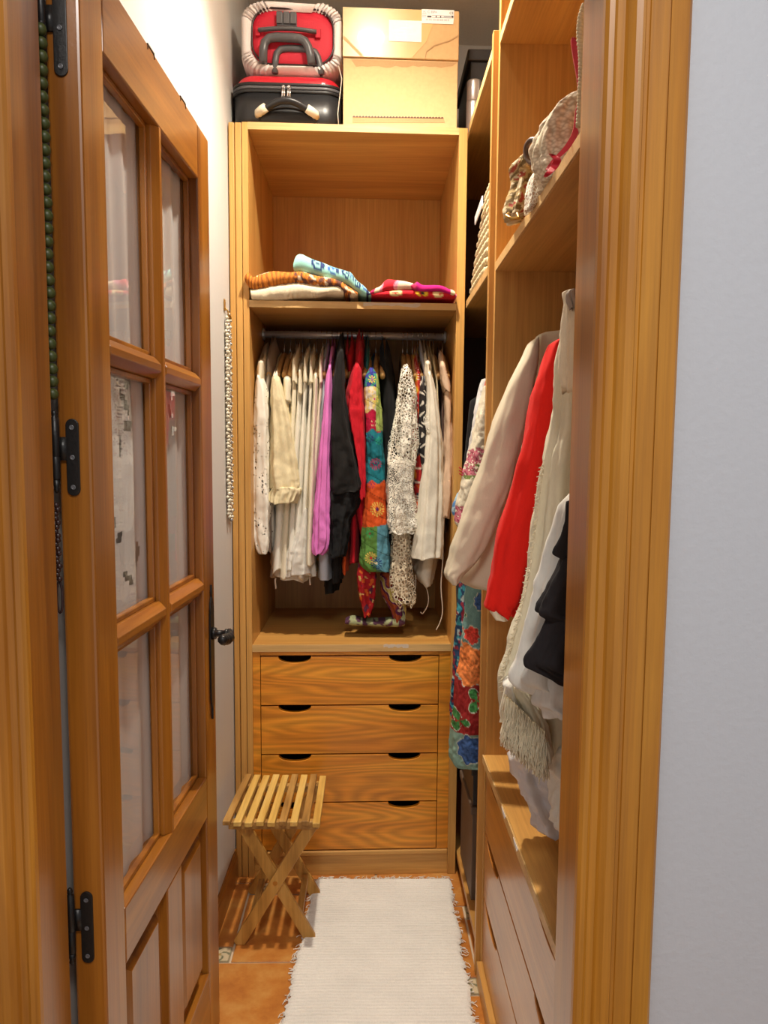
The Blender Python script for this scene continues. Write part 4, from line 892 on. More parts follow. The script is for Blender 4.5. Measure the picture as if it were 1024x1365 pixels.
# 7 patchwork jacket
def flower(x, z, cx_, cz_, r, pet, ca, cb, base):
    dx, dz_ = x-cx_, z-cz_; d = math.hypot(dx, dz_); a = math.atan2(dz_, dx)
    if d < r*0.22: return cb
    if d < r and math.cos(pet*a) > (0.1 if d > r*0.35 else 0.8): return ca
    return base
ZPX = lambda py, y=YFG: U(500, py, y=y)[2]
XPX = lambda px, y=YFG: U(px, 620, y=y)[0]
def CP(cx_, cy): return XPX(cx_/3.103+310), ZPX(cy/3.103+420)
def patch(x, z, t, th, u):
    y = (EYE-z)*1.0
    py = 420+0; yy = z
    zc = [CP(0, v)[1] for v in (300, 400, 480, 560, 690, 870, 960)]
    w = 0.006*math.sin(x*160)
    if z > zc[0]: c = (0.05, 0.30, 0.22) if noise.noise((x*80, z*80, 1)) > 0 else (0.04, 0.05, 0.30)
    elif z > zc[1]+w: c = (0.72, 0.55, 0.20) if noise.noise((x*90, z*60, 1)) > 0 else (0.70, 0.62, 0.50)
    elif z > zc[2]+w: c = (0.40, 0.005, 0.04)
    elif z > zc[4]+w: c = (0.01, 0.17, 0.22)
    elif z > zc[5]+0.15*(x-CP(590, 0)[0]): c = (0.66, 0.09, 0.015)
    else: c = (0.10, 0.24, 0.05) if x < CP(600, 0)[0] else (0.10, 0.28, 0.36)
    if z > zc[2] and x > CP(592, 0)[0]: c = (0.35, 0.45, 0.12)
    for cx_, cy, r, pt, ca, cb in ((592, 615, .019, 14, (0.45, 0.02, 0.10), (0.1, 0.02, 0.1)), (600, 800, .023, 16, (0.75, 0.50, 0.10), (0.10, 0.02, 0.12)), (575, 1000, .020, 14, (0.70, 0.45, 0.10), (0.6, 0.03, 0.03)), (598, 1020, .019, 12, (0.02, 0.04, 0.16), (0.7, 0.6, 0.4)), (583, 450, .010, 8, (0.7, 0.55, 0.3), (0.7, 0.5, 0.2)), (565, 510, .014, 10, (0.02, 0.03, 0.15), (0.02, 0.3, 0.3)), (575, 700, .012, 10, (0.35, 0.02, 0.1), (0.1, 0.02, 0.1)), (575, 270, .012, 8, (0.8, 0.6, 0.05), (0.6, 0.1, 0.3)), (585, 350, .014, 9, (0.75, 0.6, 0.1), (0.5, 0.05, 0.2)), (605, 520, .012, 8, (0.02, 0.35, 0.2), (0.02, 0.35, 0.2)), (570, 900, .013, 8, (0.03, 0.35, 0.12), (0.4, 0.02, 0.1))):
        X_, Z_ = CP(cx_, cy); c = flower(x, z, X_, Z_, r, pt, ca, cb, c)
    if abs(math.sin(z*55+x*30)) < 0.08: c = tuple(k*0.45 for k in c)
    return c
t = gthing('patchwork_jacket', 'multicoloured patchwork jacket embroidered with round flowers in teal, orange and green', 'jacket', GB, (0.02, YW+0.3, 1.0))
garment('body', '', '', None, C3((250, 560, 600), (350, 548, 618), (600, 555, 628), (860, 545, 634), (1000, 540, 640)), YFG+0.02, YBG, 'printed_cloth', 21, 4, 0.003, parent=t, colf=patch, nz=130, nt=110)
garment('sleeve', '', '', None, C3((235, 560, 590), (290, 546, 606), (400, 548, 614), (560, 552, 624), (700, 552, 634), (850, 545, 640), (960, 534, 648), (1030, 528, 654), (1062, 560, 652)), YFG-0.035, YFG+0.05, 'printed_cloth', 22, 3, 0.003, top=0.02, parent=t, colf=patch, nz=240, nt=150, wr=0.005)
def redflor(x, z, t, th, u):
    c = (0.36, 0.01, 0.015)
    n_ = noise.noise((x*60, z*45, 2))
    if n_ > 0.28: c = (0.65, 0.12, 0.02)
    elif n_ < -0.25: c = (0.10, 0.02, 0.05)
    if noise.noise((x*90, z*70, 8)) > 0.42: c = (0.65, 0.45, 0.15)
    return c
garment('floral_red_scarf', 'dark red floral scarf end hanging below the patchwork jacket', 'scarf', GB, C3((1000, 530, 590), (1080, 515, 598), (1150, 520, 590), (1210, 535, 580), (1248, 545, 568)), YFG+0.0, YFG+0.06, 'printed_cloth', 23, 5, 0.004, top=0, colf=redflor, nz=90, nt=70)
def purpl(x, z, t, th, u):
    n_ = math.sin(x*110+z*75+3*noise.noise((x*30, z*30, 1)))
    return (0.45, 0.36, 0.10) if n_ > 0.75 else ((0.55, 0.45, 0.35) if n_ > 0.5 else ((0.10, 0.015, 0.06) if n_ > -0.5 else (0.30, 0.06, 0.02)))
garment('purple_print_scarf', 'purple and gold patterned scarf end dangling lowest beside the lace dress', 'scarf', GB, C3((1060, 612, 650), (1130, 618, 690), (1180, 632, 712), (1230, 660, 714), (1280, 668, 706)), YFG+0.02, YFG+0.08, 'printed_cloth', 24, 5, 0.004, top=0, colf=purpl, nz=90, nt=70)
# 8 dark garments
garment('black_dress', 'plain black dress between the patchwork jacket and the white lace blouse', 'dress', GB, C3((185, 612, 650), (280, 610, 675), (450, 615, 690), (700, 625, 690), (950, 640, 680)), YFG+0.03, YBG, 'black_cloth', 25, 5, 0.003)
garment('dark_teal_top', 'dark teal top whose shoulder shows beside the patchwork jacket', 'top', GB, C3((170, 548, 566), (250, 540, 570), (400, 545, 575), (700, 560, 590)), YFG+0.05, YBG, 'teal_cloth', 26, 4, 0.003)
# 9 white lace blouse
t = gthing('white_lace_blouse', 'white crocheted lace blouse with a long openwork sleeve', 'blouse', GB, (0.13, YW+0.3, 1.1))
garment('sleeve', '', '', None, C3((232, 702, 738), (300, 690, 752), (400, 678, 760), (520, 655, 762), (620, 648, 757)), YFG-0.04, YFG+0.06, 'white_lace', 27, 6, 0.006, top=0.03, parent=t, nz=70, nt=70)
garment('net_sleeve', '', '', None, C3((590, 645, 758), (700, 641, 752), (800, 640, 758), (870, 642, 768), (895, 650, 764)), YFG-0.045, YFG+0.055, 'white_net', 28, 7, 0.005, top=0, parent=t, nz=60, nt=70, hem=0.008)
q = MB(); pts = []
for k in range(60):
    a = 2*PI*k/59; ccx, ccz = CP(704, 892); q.tube([(ccx+0.0385*math.sin(a), YFG+0.002-0.043*math.cos(a), ccz+0.003*math.sin(a*5)), (ccx+0.0395*math.sin(a+.05), YFG+0.002-0.045*math.cos(a+.05), ccz-0.006+0.003*math.sin(a*5))], 0.0022, 5)
q.build('scalloped_edge', 'white_cotton', t)
t = gthing('beige_lace_dress', 'beige crochet lace dress hanging below the white lace blouse, with scalloped hem', 'dress', GB, (0.12, YW+0.3, 0.9))
garment('body', '', '', None, C3((820, 665, 735), (950, 655, 742), (1050, 652, 745), (1120, 648, 748), (1180, 668, 752), (1202, 700, 750)), YFG-0.01, YFG+0.10, 'beige_lace', 30, 6, 0.006, top=0, parent=t, nz=70, nt=70, hem=0.010)
garment('underskirt', '', '', None, C3((820, 670, 730), (1000, 660, 738), (1120, 656, 740), (1160, 670, 738)), YFG+0.01, YFG+0.08, 'crochet_yarn', 31, 4, 0.003, top=0, parent=t)
# 10 red/yellow printed blouse and black-white embroidered one
def folk(x, z, t, th, u):
    c = (0.40, 0.02, 0.02)
    n_ = noise.noise((x*45, z*30, 5))
    if n_ > 0.1: c = (0.65, 0.12, 0.02)
    if n_ > 0.35: c = (0.80, 0.55, 0.04)
    if noise.noise((x*60, z*40, 9)) > 0.3: c = (0.03, 0.03, 0.05)
    if abs(math.sin(z*420)) < 0.25 and noise.noise((x*30, z*20, 2)) > 0: c = (0.72, 0.66, 0.55)
    return c
garment('folk_blouse', 'red, yellow and black folk print blouse tucked behind the white lace blouse', 'blouse', GB, C3((222, 755, 782), (300, 750, 788), (450, 752, 800), (600, 748, 806), (760, 750, 800), (828, 752, 785)), YFG+0.01, YBG, 'printed_cloth', 32, 5, 0.004, colf=folk, nz=120, nt=100)
def bw(x, z, t, th, u): return (0.70, 0.66, 0.58) if abs(math.sin(x*180+4*math.sin(z*60)))*abs(math.sin(z*95)) > 0.72 else (0.025, 0.022, 0.022)
garment('black_embroidered_top', 'black top with looping white embroidery beside the grey linen sleeve', 'top', GB, C3((300, 778, 800), (400, 770, 815), (500, 768, 822), (600, 778, 815), (700, 785, 812)), YFG-0.015, YFG+0.2, 'printed_cloth', 33, 4, 0.003, colf=bw, nz=140, nt=110)
# looped braid of that top
q = MB(); bxx, bzz = CP(796, 455)
for k in range(7):
    a = R(-60+k*28); P = []
    for i in range(13): b_ = 2*PI*i/12; P.append((bxx+0.010*math.cos(a)*(1-math.cos(b_))+0.003*math.sin(b_)*math.sin(a), YFG-0.025, bzz+0.014*math.sin(a)*(1-math.cos(b_))-0.003*math.sin(b_)*math.cos(a)))
    q.tube(P, 0.0012, 5)
q.build('braid_trim', 'white_cotton', bpy.data.objects['black_embroidered_top'], smooth=True)
# 11 ivory linen shirt
t = gthing('ivory_linen_shirt', 'ivory linen shirt with a long straight sleeve near the right end of the rail', 'shirt', GB, (0.21, YW+0.3, 1.0))
garment('body', '', '', None, C3((195, 795, 825), (270, 800, 840), (500, 800, 860), (800, 775, 868), (1000, 760, 862), (1080, 752, 845), (1128, 790, 832)), YFG+0.03, YBG, 'ivory_linen', 34, 5, 0.004, parent=t)
garment('sleeve', '', '', None, C3((245, 806, 826), (330, 808, 845), (450, 806, 862), (560, 800, 874), (700, 784, 876), (850, 768, 873), (960, 754, 870), (1010, 750, 868)), YFG-0.035, YFG+0.05, 'ivory_linen', 35, 5, 0.004, top=0.02, parent=t, wr=0.005)
garment('yoke', '', '', None, C3((197, 797, 822), (235, 796, 826), (275, 802, 830)), YFG-0.02, YFG+0.2, 'cream_cotton', 36, 3, 0.001, top=0.05, parent=t, nz=12)
garment('slate_shirt', 'thin grey-blue shirt squeezed left of the ivory linen shirt', 'shirt', GB, C3((195, 782, 800), (300, 788, 806), (500, 795, 812), (700, 798, 812)), YFG+0.02, YBG, 'pale_blue', 37, 3, 0.002)
garment('cream_cardigan', 'mustard cream cardigan shoulder right of the ivory linen shirt', 'cardigan', GB, C3((200, 822, 845), (280, 838, 855), (350, 842, 856), (600, 850, 868), (760, 852, 872)), YFG+0.02, YBG, 'cream_linen', 38, 3, 0.002)
# 12 beige knit at the right end
t = gthing('beige_knit_top', 'beige knitted top with a dangling sleeve, rightmost garment on the back rail', 'top', GB, (0.25, YW+0.3, 1.1))
garment('shoulder', '', '', None, C3((208, 858, 884), (250, 862, 900), (285, 866, 910), (315, 878, 908)), YFG-0.03, YFG+0.2, 'beige_knit', 39, 3, 0.003, top=0.06, parent=t, nz=20)
garment('sleeve', '', '', None, C3((300, 878, 906), (450, 882, 910), (600, 876, 912), (740, 872, 906), (838, 872, 896)), YFG-0.02, YFG+0.05, 'beige_knit', 40, 3, 0.002, top=0, parent=t)
garment('dark_brown_top', 'dark brown top in the shadow between ivory shirt and beige knit', 'top', GB, C3((230, 858, 876), (400, 862, 880), (600, 870, 884), (900, 876, 888)), YFG+0.05, YBG, 'brown_cloth', 41, 3, 0.002)
# dangling cords
def cord(name, pts, y, r, label, cat_='cord'):
    P = [CP(a, b_) for a, b_ in pts]; n_ = len(P)
    P2 = [cat([(p[0], p[1]) for p in P], k/40) for k in range(41)]
    o = MB().tube([(p[0], y, p[1]) for p in P2], r, 6).build(name, 'cord_cream', None, smooth=True); return tag(o, label, cat_)
cord('waist_tie', [(874, 880), (876, 1000), (870, 1120), (878, 1220), (868, 1270), (852, 1302)], YFG+0.0, 0.0018, 'long thin cream waist tie hanging to the wardrobe floor at the right', 'tie')
cord('thin_tie', [(765, 1080), (766, 1130), (762, 1180), (768, 1195)], YFG+0.03, 0.0015, 'short pale tie hanging below the ivory shirt', 'tie')
cord('looped_tie', [(808, 1120), (822, 1170), (820, 1210), (800, 1245), (790, 1240)], YFG+0.05, 0.002, 'looped grey tie hanging below the ivory shirt', 'tie')
cord('strap_loop', [(168, 1100), (166, 1115), (169, 1140), (166, 1142)], YFG+0.05, 0.003, 'short white hanging strap below the white tunic', 'strap')
cord('ribbon_end', [(316, 1080), (314, 1100), (316, 1128)], YFG+0.05, 0.003, 'narrow white ribbon end below the right of the white tunic hem', 'ribbon')
# loose things on the wardrobe floor
fs_ = fold_slab('fallen_scarf', 'dark patterned scarf lying on the wardrobe floor under the clothes', None, [(460, 829, 832), (470, 826, 834), (490, 829, 835), (510, 828, 836), (528, 826, 837), (540, 818, 835), (537, 812, 828)], YW+0.09, YW+0.16, 'printed_cloth', lambda x, z, t, u: ((0.30, 0.33, 0.18) if noise.noise((x*50, z*60, 0)) > -0.05 else (0.08, 0.03, 0.06)), 9, 0.003, floor=ZBB)
fs_['category'] = 'scarf'
# hangers
hl = [(352, 'white eyelet blouse'), (360, 'shade-coloured white shirt'), (368, 'cream linen blouse'), (379, 'first plain white shirt'), (387, 'white tunic of soft cotton'), (394, 'thin white blouse'), (403, 'white top with a wide shoulder'), (413, 'white cotton jacket'),
      (422, 'cream shirt'), (429, 'cream blouse'), (436, 'pale blue shirt'), (443, 'pink shirt'), (450, 'black linen blouse'), (463, 'orange-red top'), (469, 'dark red blouse'), (476, 'bright red tunic'), (487, 'dark teal top'), (493, 'patchwork jacket'), (501, 'red floral scarf'), (509, 'black dress'),
      (537, 'white lace blouse'), (543, 'beige lace dress'), (550, 'folk print blouse'), (557, 'black embroidered top'), (563, 'slate shirt'), (569, 'ivory linen shirt'), (578, 'mustard cream cardigan'), (590, 'beige knitted top')]
for px, nm in hl: hanger(px, 'wooden hanger with a wire hook carrying the '+nm)

# ------------------------------------------------------------------ corner bay contents
GC = 'clothes hanging in the corner bay'
def posy(x, z, base, spots):
    c = base
    for cx_, cz_, r in spots:
        d = math.hypot(x-cx_, z-cz_)
        if d < r:
            n_ = noise.noise((x*160, z*160, r*100))
            c = (0.50, 0.16, 0.20) if n_ > 0.0 else ((0.30, 0.04, 0.08) if n_ > -0.22 else base)
            if z < cz_-r*0.45: c = (0.16, 0.22, 0.06) if n_ > -0.2 else base
    return c
yb_ = 2.09
sp = [(U(637, 612, y=yb_-0.03)[0], U(637, 612, y=yb_)[2], 0.030), (U(626, 628, y=yb_-0.03)[0], U(626, 628, y=yb_)[2], 0.022), (U(612, 690, y=yb_)[0], U(612, 690, y=yb_)[2], 0.032), (U(645, 660, y=yb_)[0], U(645, 660, y=yb_)[2], 0.03)]
t = thing('embroidered_tunic', (0.35, yb_, 1.2), 'cream linen tunic embroidered with dusky pink roses, in the corner bay', 'tunic', GC)
garment('body', '', '', None, [(507, 646, 700), (533, 640, 705), (578, 630, 710), (626, 618, 720), (660, 611, 725), (692, 606, 730), (708, 611, 730)], yb_-0.03, yb_+0.05, 'printed_cloth', 80, 5, 0.004, top=0.0, parent=t, colf=lambda x, z, t, th, u: posy(x, z, (0.70, 0.64, 0.50), sp), nz=200, nt=240, hem=0.002)
q = MB()
for k in range(3): a = U(612, 623+k*4, y=yb_-0.04); b_ = U(617, 626+k*4, y=yb_-0.04); q.tube([a, b_], 0.0018, 6)
q.build('cuff_piping', 'red_leather', t)
garment('coral_striped_blouse', 'white blouse with a coral stripe and turquoise collar, behind the embroidered tunic in the corner', 'blouse', GC, [(503, 643, 690), (520, 638, 690), (560, 631, 690), (620, 622, 690), (700, 616, 690)], yb_+0.06, yb_+0.12, 'printed_cloth', 81, 4, 0.003, top=0.0,
        colf=lambda x, z, t, th, u: (0.60, 0.06, 0.05) if 0.10 < u < 0.20 and t < 0.5 else ((0.25, 0.55, 0.50) if t < 0.10 and u > 0.15 else (0.66, 0.66, 0.66)), nz=80, nt=80)
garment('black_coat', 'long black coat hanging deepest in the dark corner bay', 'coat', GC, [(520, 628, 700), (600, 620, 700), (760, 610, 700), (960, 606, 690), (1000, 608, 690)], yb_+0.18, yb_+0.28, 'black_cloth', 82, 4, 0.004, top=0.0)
fx = [(628, 885, 0.050, 'o'), (628, 845, 0.020, 'r'), (640, 800, .02, 'b'), (625, 995, .035, 'b'), (612, 820, .02, 'g'), (634, 930, .03, 'g'), (612, 960, .025, 'g')]
yd = 2.12
def dress(x, z, t, th, u):
    z0 = U(620, 920, y=yd)[2]; z1 = U(620, 975, y=yd)[2]; zt2 = U(620, 860, y=yd)[2]
    c = (0.17, 0.34, 0.34)
    if z < z0+0.03: c = (0.30, 0.02, 0.02)
    if z < z1: c = (0.22, 0.36, 0.30)
    for px, py, r, k in fx:
        X_, _, Z_ = U(px, py, y=yd); d = math.hypot(x-X_, (z-Z_)*0.8); a = math.atan2(z-Z_, x-X_)
        rr = r*(0.92+0.09*math.cos(7*a+2*noise.noise((x*40, z*40, 1)))+0.10*noise.noise((x*70, z*70, r*50))) if k != 'g' else r*(0.7+0.3*math.cos(3*a))
        if rr < d < rr+0.0018: c = (0.55, 0.60, 0.50) 
        if d < rr:
            v = 0.85+0.5*noise.noise((x*110, z*110, 3))+(0.22 if math.sin(d*520+2.2*math.cos(6*a)) > 0 else -0.10)
            if k == 'o': c = (0.85*v, 0.26*v, 0.07*v)
            elif k == 'r': c = (0.75*v, 0.07*v, 0.05*v)
            elif k == 'b': c = (0.06*v, 0.14*v, 0.38*v)
            else: c = (0.05*v, 0.22*v, 0.06*v) if math.cos(3*a) > -0.3 else c
    return c
t = thing('floral_dress', (0.3, yd, 0.6), 'turquoise and red dress printed with large orange and blue flowers, low in the corner bay', 'dress', GC)
garment('skirt', '', '', None, [(640, 632, 700), (700, 628, 700), (780, 622, 700), (833, 618, 700), (880, 613, 698), (925, 608, 696), (970, 604, 694), (1008, 602, 690), (1018, 606, 690)], yd-0.03, yd+0.07, 'printed_cloth', 83, 4, 0.004, top=0.0, parent=t, colf=dress, nz=260, nt=240, hem=0.003)
def paisley(x, z, t, th, u):
    n_ = noise.noise((x*90, z*70, 4)); m2 = noise.noise((x*90+5, z*70, 9))
    if n_ > 0.2: return (0.05, 0.30, 0.38)
    if n_ < -0.25: return (0.30, 0.03, 0.05)
    if m2 > 0.25: return (0.45, 0.55, 0.55)
    return (0.02, 0.05, 0.12)
garment('paisley_dress', 'dark blue paisley dress peeping out behind the floral dress', 'dress', GC, [(700, 616, 660), (785, 612, 680), (833, 608, 680), (893, 602, 680), (938, 599, 676), (950, 598, 670), (955, 602, 670)], yd+0.09, yd+0.15, 'printed_cloth', 84, 4, 0.003, top=0.0, colf=paisley, nz=180, nt=160)
garment('blue_print_blouse', 'small blue and yellow printed blouse edge between beige knit and embroidered tunic', 'blouse', GC, [(655, 611, 650), (664, 607, 650), (674, 603, 650), (683, 602, 650), (686, 604, 650)], yb_+0.13, yb_+0.17, 'printed_cloth', 85, 3, 0.002, top=0.0, colf=lambda x, z, t, th, u: (0.55, 0.5, 0.1) if t > 0.93 else ((0.10, 0.25, 0.55) if noise.noise((x*90, z*90, 1)) > 0 else (0.35, 0.5, 0.6)), nz=60, nt=60)
# storage boxes on the corner floor
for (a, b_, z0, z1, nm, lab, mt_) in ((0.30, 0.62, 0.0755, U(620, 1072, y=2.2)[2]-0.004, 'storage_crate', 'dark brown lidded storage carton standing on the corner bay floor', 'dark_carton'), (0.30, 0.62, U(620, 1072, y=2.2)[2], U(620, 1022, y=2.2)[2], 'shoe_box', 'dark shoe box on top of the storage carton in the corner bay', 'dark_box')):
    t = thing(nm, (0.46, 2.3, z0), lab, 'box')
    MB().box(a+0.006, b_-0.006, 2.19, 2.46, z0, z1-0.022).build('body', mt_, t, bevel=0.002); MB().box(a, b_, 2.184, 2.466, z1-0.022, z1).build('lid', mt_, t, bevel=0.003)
# rope basket on the corner shelf
bk = thing('rope_basket', (0.45, 2.3, 1.846), 'natural rope basket of thick braided rows with a pale tag, on the corner shelf', 'basket')
nr = 11; z0, z1 = 1.850, 2.135
for k in range(nr):
    t_ = k/(nr-1); z = z0+0.013+(z1-z0-0.02)*t_; w, d = 0.125-0.012*t_, 0.185-0.03*t_
    base = rrect(w, d, 0.06, 9)
    P = [Vector((0.445-0.012*(1-t_)+x+0.01*t_, 2.290+y, z)) for x, y in base]
    # resample evenly, then twist two strands round each other
    seg = [(P[i]-P[i-1]).length for i in range(len(P))]; tot = sum((P[(i+1) % len(P)]-P[i]).length for i in range(len(P)))
    nn = 150; pts = []; i = 0; acc = 0; dl = (P[1]-P[0]).length
    for q_ in range(nn):
        s_ = tot*q_/nn
        while s_ > acc+dl: acc += dl; i += 1; dl = (P[(i+1) % len(P)]-P[i % len(P)]).length
        pts.append(P[i % len(P)].lerp(P[(i+1) % len(P)], (s_-acc)/dl))
    mb = MB(); c0 = Vector((0.445, 2.29, z))
    for ph_ in (0, PI):
        S_ = []
        for q_, p in enumerate(pts):
            a = 2*PI*30*q_/nn+ph_+k; o_ = (p-c0); o_.z = 0; o_.normalize(); S_.append(p+o_*math.cos(a)*0.0052+Vector((0, 0, math.sin(a)*0.0058)))
        mb.tube(S_, 0.0068, 5, closed=True)
    mb.build('rope_row', 'rope', bk, smooth=True)
shell_ = MB(); nb_ = rrect(0.105, 0.16, 0.05, 6); n_ = len(nb_)
shell_.add([(0.445+x, 2.29+y, 1.849) for x, y in nb_]+[(0.45+x*0.93, 2.29+y*0.93, 2.12) for x, y in nb_], [(k, (k+1) % n_, n_+(k+1) % n_, n_+k) for k in range(n_)]+[tuple(range(n_))]).build('lining', 'brown_cloth', bk)
MB().prism([(0.3085, 2.250, 2.062), (0.3085, 2.40, 2.052), (0.3085, 2.405, 2.076), (0.3085, 2.255, 2.090)], (0.003, 0, 0)).build('tag', 'tag_white', bk, bevel=0.0005)

# ------------------------------------------------------------------ side wardrobe clothes
GS = 'clothes hanging in the side wardrobe'
def S4(rows, y=None):  # crop at scale 2.845 from (580, 380)
    return [(r[0]/2.845+380, r[1]/2.845+580, r[2]/2.845+580)+((r[3],) if len(r) > 3 else ()) for r in rows]
bj = thing('beige_jacket', (0.45, 1.80, 1.1), 'beige tailored jacket hanging at the far end of the side wardrobe, sleeve swung outwards', 'jacket', GS)
garment('body', '', '', None, S4([(170, 470, 700), (200, 385, 705), (300, 380, 705), (480, 350, 700), (640, 300, 700), (800, 240, 690), (960, 165, 680), (1100, 90, 670), (1150, 150, 660), (1160, 200, 650)]), 1.80, 1.87, 'beige_suit', 90, 4, 0.004, top=0.0, parent=bj, hem=0.003, pw=0.7, wr=0.006)
garment('sleeve', '', '', None, S4([(203, 372, 392), (230, 350, 392), (300, 316, 385), (450, 246, 360), (620, 190, 325), (760, 145, 285), (870, 100, 250), (980, 66, 205), (1060, 44, 150), (1100, 36, 105), (1130, 60, 85)]), 1.735, 1.80, 'beige_suit', 91, 3, 0.002, top=0.0, parent=bj, hem=0.001, pw=0.8, wr=0.005)
rj = thing('red_jacket', (0.45, 1.53, 1.1), 'bright red tailored jacket hanging between the beige jacket and the cream dress', 'jacket', GS)
garment('body', '', '', None, S4([(205, 470, 620), (240, 440, 620), (400, 420, 620), (640, 390, 620), (900, 340, 620), (1100, 300, 600), (1230, 270, 560), (1262, 290, 520)]), 1.53, 1.60, 'red_suit', 92, 3, 0.003, top=0.0, parent=rj, hem=0.002, pw=0.7)
garment('sleeve', '', '', None, S4([(212, 445, 476), (240, 430, 477), (330, 400, 474), (470, 362, 465), (680, 312, 440), (900, 252, 395), (1060, 218, 350), (1190, 194, 320), (1225, 196, 300), (1256, 258, 276)]), 1.465, 1.53, 'red_suit', 93, 3, 0.002, top=0.0, parent=rj, hem=0.001, pw=0.8, wr=0.005)
garment('lining', '', '', None, S4([(1180, 205, 300), (1228, 204, 290), (1250, 212, 280), (1266, 225, 270)]), 1.475, 1.52, 'cream_cotton', 94, 3, 0.001, top=0.0, parent=rj, hem=0.001, nz=12)
cd = thing('cream_dress', (0.5, 1.34, 0.8), 'long cream gauze dress with frayed seams hanging in front of the red jacket', 'dress', GS)
def CR6(rows): return [(r[0]/3.79+780, r[1]/3.79+590, r[2]/3.79+590)+((r[3],) if len(r) > 3 else ()) for r in rows]
cdr = [(390, 752, 800), (430, 750, 830), (471, 745, 835), (549, 739, 838), (626, 723, 838), (696, 714, 836), (777, 702, 834), (847, 685, 832), (880, 676, 830), (904, 670, 826), (960, 676, 800), (1000, 700, 780)]
garment('body', '', '', None, cdr, 1.33, 1.40, 'cream_gauze', 95, 7, 0.007, top=0.0, parent=cd, hem=0.006, pw=0.8, wr=0.007, nz=90, nt=90)
# frayed edge down the front seam
q = MB(); rg = random.Random(5)
for k in range(260):
    t_ = k/260; r = cat([(a[0], a[1]) for a in cdr], 0.35+0.5*t_); p = Vector(U(r[1]+1.5, r[0], y=1.345)); e = p+Vector((rg.uniform(-0.010, 0.001), rg.uniform(-0.006, 0.004), rg.uniform(-0.006, 0.003)))
    q.tube([p, (p+e)/2+Vector((0, 0, rg.uniform(-0.001, 0.001))), e], 0.0008, 3, cap=False)
o = q.build('frayed_seam', 'fringe_silk', cd); o['kind'] = 'stuff'
# sleeve-like twisted sash
garment('twisted_sash', '', '', None, CR6([(500, 330, 400), (600, 385, 470), (680, 420, 510), (760, 455, 530), (830, 490, 545), (865, 510, 542)]), 1.29, 1.33, 'cream_gauze', 96, 4, 0.003, top=0.0, parent=cd)
# fringed shawl
sl = thing('fringed_shawl', (0.3, 1.36, 0.7), 'cream shawl with a long tangled silk fringe hanging below the cream dress', 'shawl', GS)
garment('shawl_edge', '', '', None, CR6([(470, 300, 420), (560, 318, 440), (650, 310, 480), (720, 330, 500), (790, 350, 520), (840, 420, 530)]), 1.30, 1.36, 'white_gauze', 97, 6, 0.005, top=0.0, parent=sl, hem=0.006)
q = MB()
for k in range(1500):
    u = rg.random(); sx_ = 312+u*205; sy = 560+u*190+rg.uniform(-15, 15); p = Vector(U(sx_/3.79+590, sy/3.79+780, y=1.285+rg.uniform(-0.01, 0.03)))
    ln = rg.uniform(0.055, 0.085); P = [p]; dx = rg.uniform(-0.006, 0.010); w_ = rg.uniform(0, 6)
    for i in range(1, 7): v = i/6; P.append(p+Vector((dx*v+0.0022*math.sin(w_+v*9), 0.002*math.cos(w_+v*7), -ln*v)))
    q.tube(P, 0.00095, 3, cap=False)
o = q.build('fringe', 'fringe_silk', sl); o['kind'] = 'stuff'
q = MB(); q.tube([U(674, 915, y=1.28), U(669, 935, y=1.275), U(666, 948, y=1.275), U(668, 957, y=1.28)], 0.0012, 5)
for k in range(8): q.tube([U(668, 955, y=1.28), U(666+k*0.5, 963, y=1.28)], 0.0006, 3)
q.build('tassel', 'fringe_silk', sl)
# white skirt and black ruffles
ws = thing('white_skirt', (0.4, 1.24, 0.9), 'white gauze skirt with two flared tiers between the cream dress and the black ruffled dress', 'skirt', GS)
garment('upper_tier', '', '', None, [(640, 752, 850), (700, 738, 850), (731, 730, 850), (780, 717, 850), (812, 711, 850), (846, 699, 848), (880, 688, 845), (908, 682, 842), (925, 722, 840)], 1.225, 1.28, 'white_gauze', 98, 6, 0.006, top=0.0, parent=ws, hem=0.006, pw=0.8)
garment('lower_tier', '', '', None, [(895, 722, 830), (920, 716, 830), (937, 713, 830), (945, 726, 830), (953, 730, 830)], 1.215, 1.27, 'white_gauze', 99, 6, 0.005, top=0.0, parent=ws, hem=0.004)
bd_ = thing('black_ruffled_dress', (0.4, 1.17, 0.95), 'black gauze dress with three flared ruffles, nearest the door frame', 'dress', GS)
for i, rows in enumerate(([(660, 756, 840), (700, 754, 840), (722, 748, 840), (738, 741, 840), (748, 752, 840)], [(735, 752, 840), (780, 732, 840), (812, 717, 840), (821, 728, 840), (824, 740, 838)], [(815, 730, 838), (850, 716, 838), (881, 701, 838), (893, 718, 836), (906, 750, 830)])):
    garment('ruffle', '', '', None, rows, 1.165-0.004*i, 1.20+0.004*i, 'black_gauze', 100+i, 6, 0.006, top=0.0, parent=bd_, hem=0.006)
# trousers' waistband seen at the top
wbnd = thing('pale_trousers', (0.33, 1.25, 1.5), 'pale cotton trousers with frayed waistband hanging nearest the door frame at the top', 'trousers', GS)
garment('waistband', '', '', None, [(388, 751, 766), (395, 751, 770), (412, 752, 772), (450, 750, 775), (520, 747, 785)], 1.24, 1.27, 'cream_towel', 104, 3, 0.002, top=0.0, parent=wbnd, nz=30)
garment('cord_end', '', '', None, [(386, 759, 769), (395, 757, 772), (404, 760, 771), (410, 762, 769)], 1.22, 1.235, 'taupe', 105, 6, 0.003, top=0.0, parent=wbnd, nz=20)
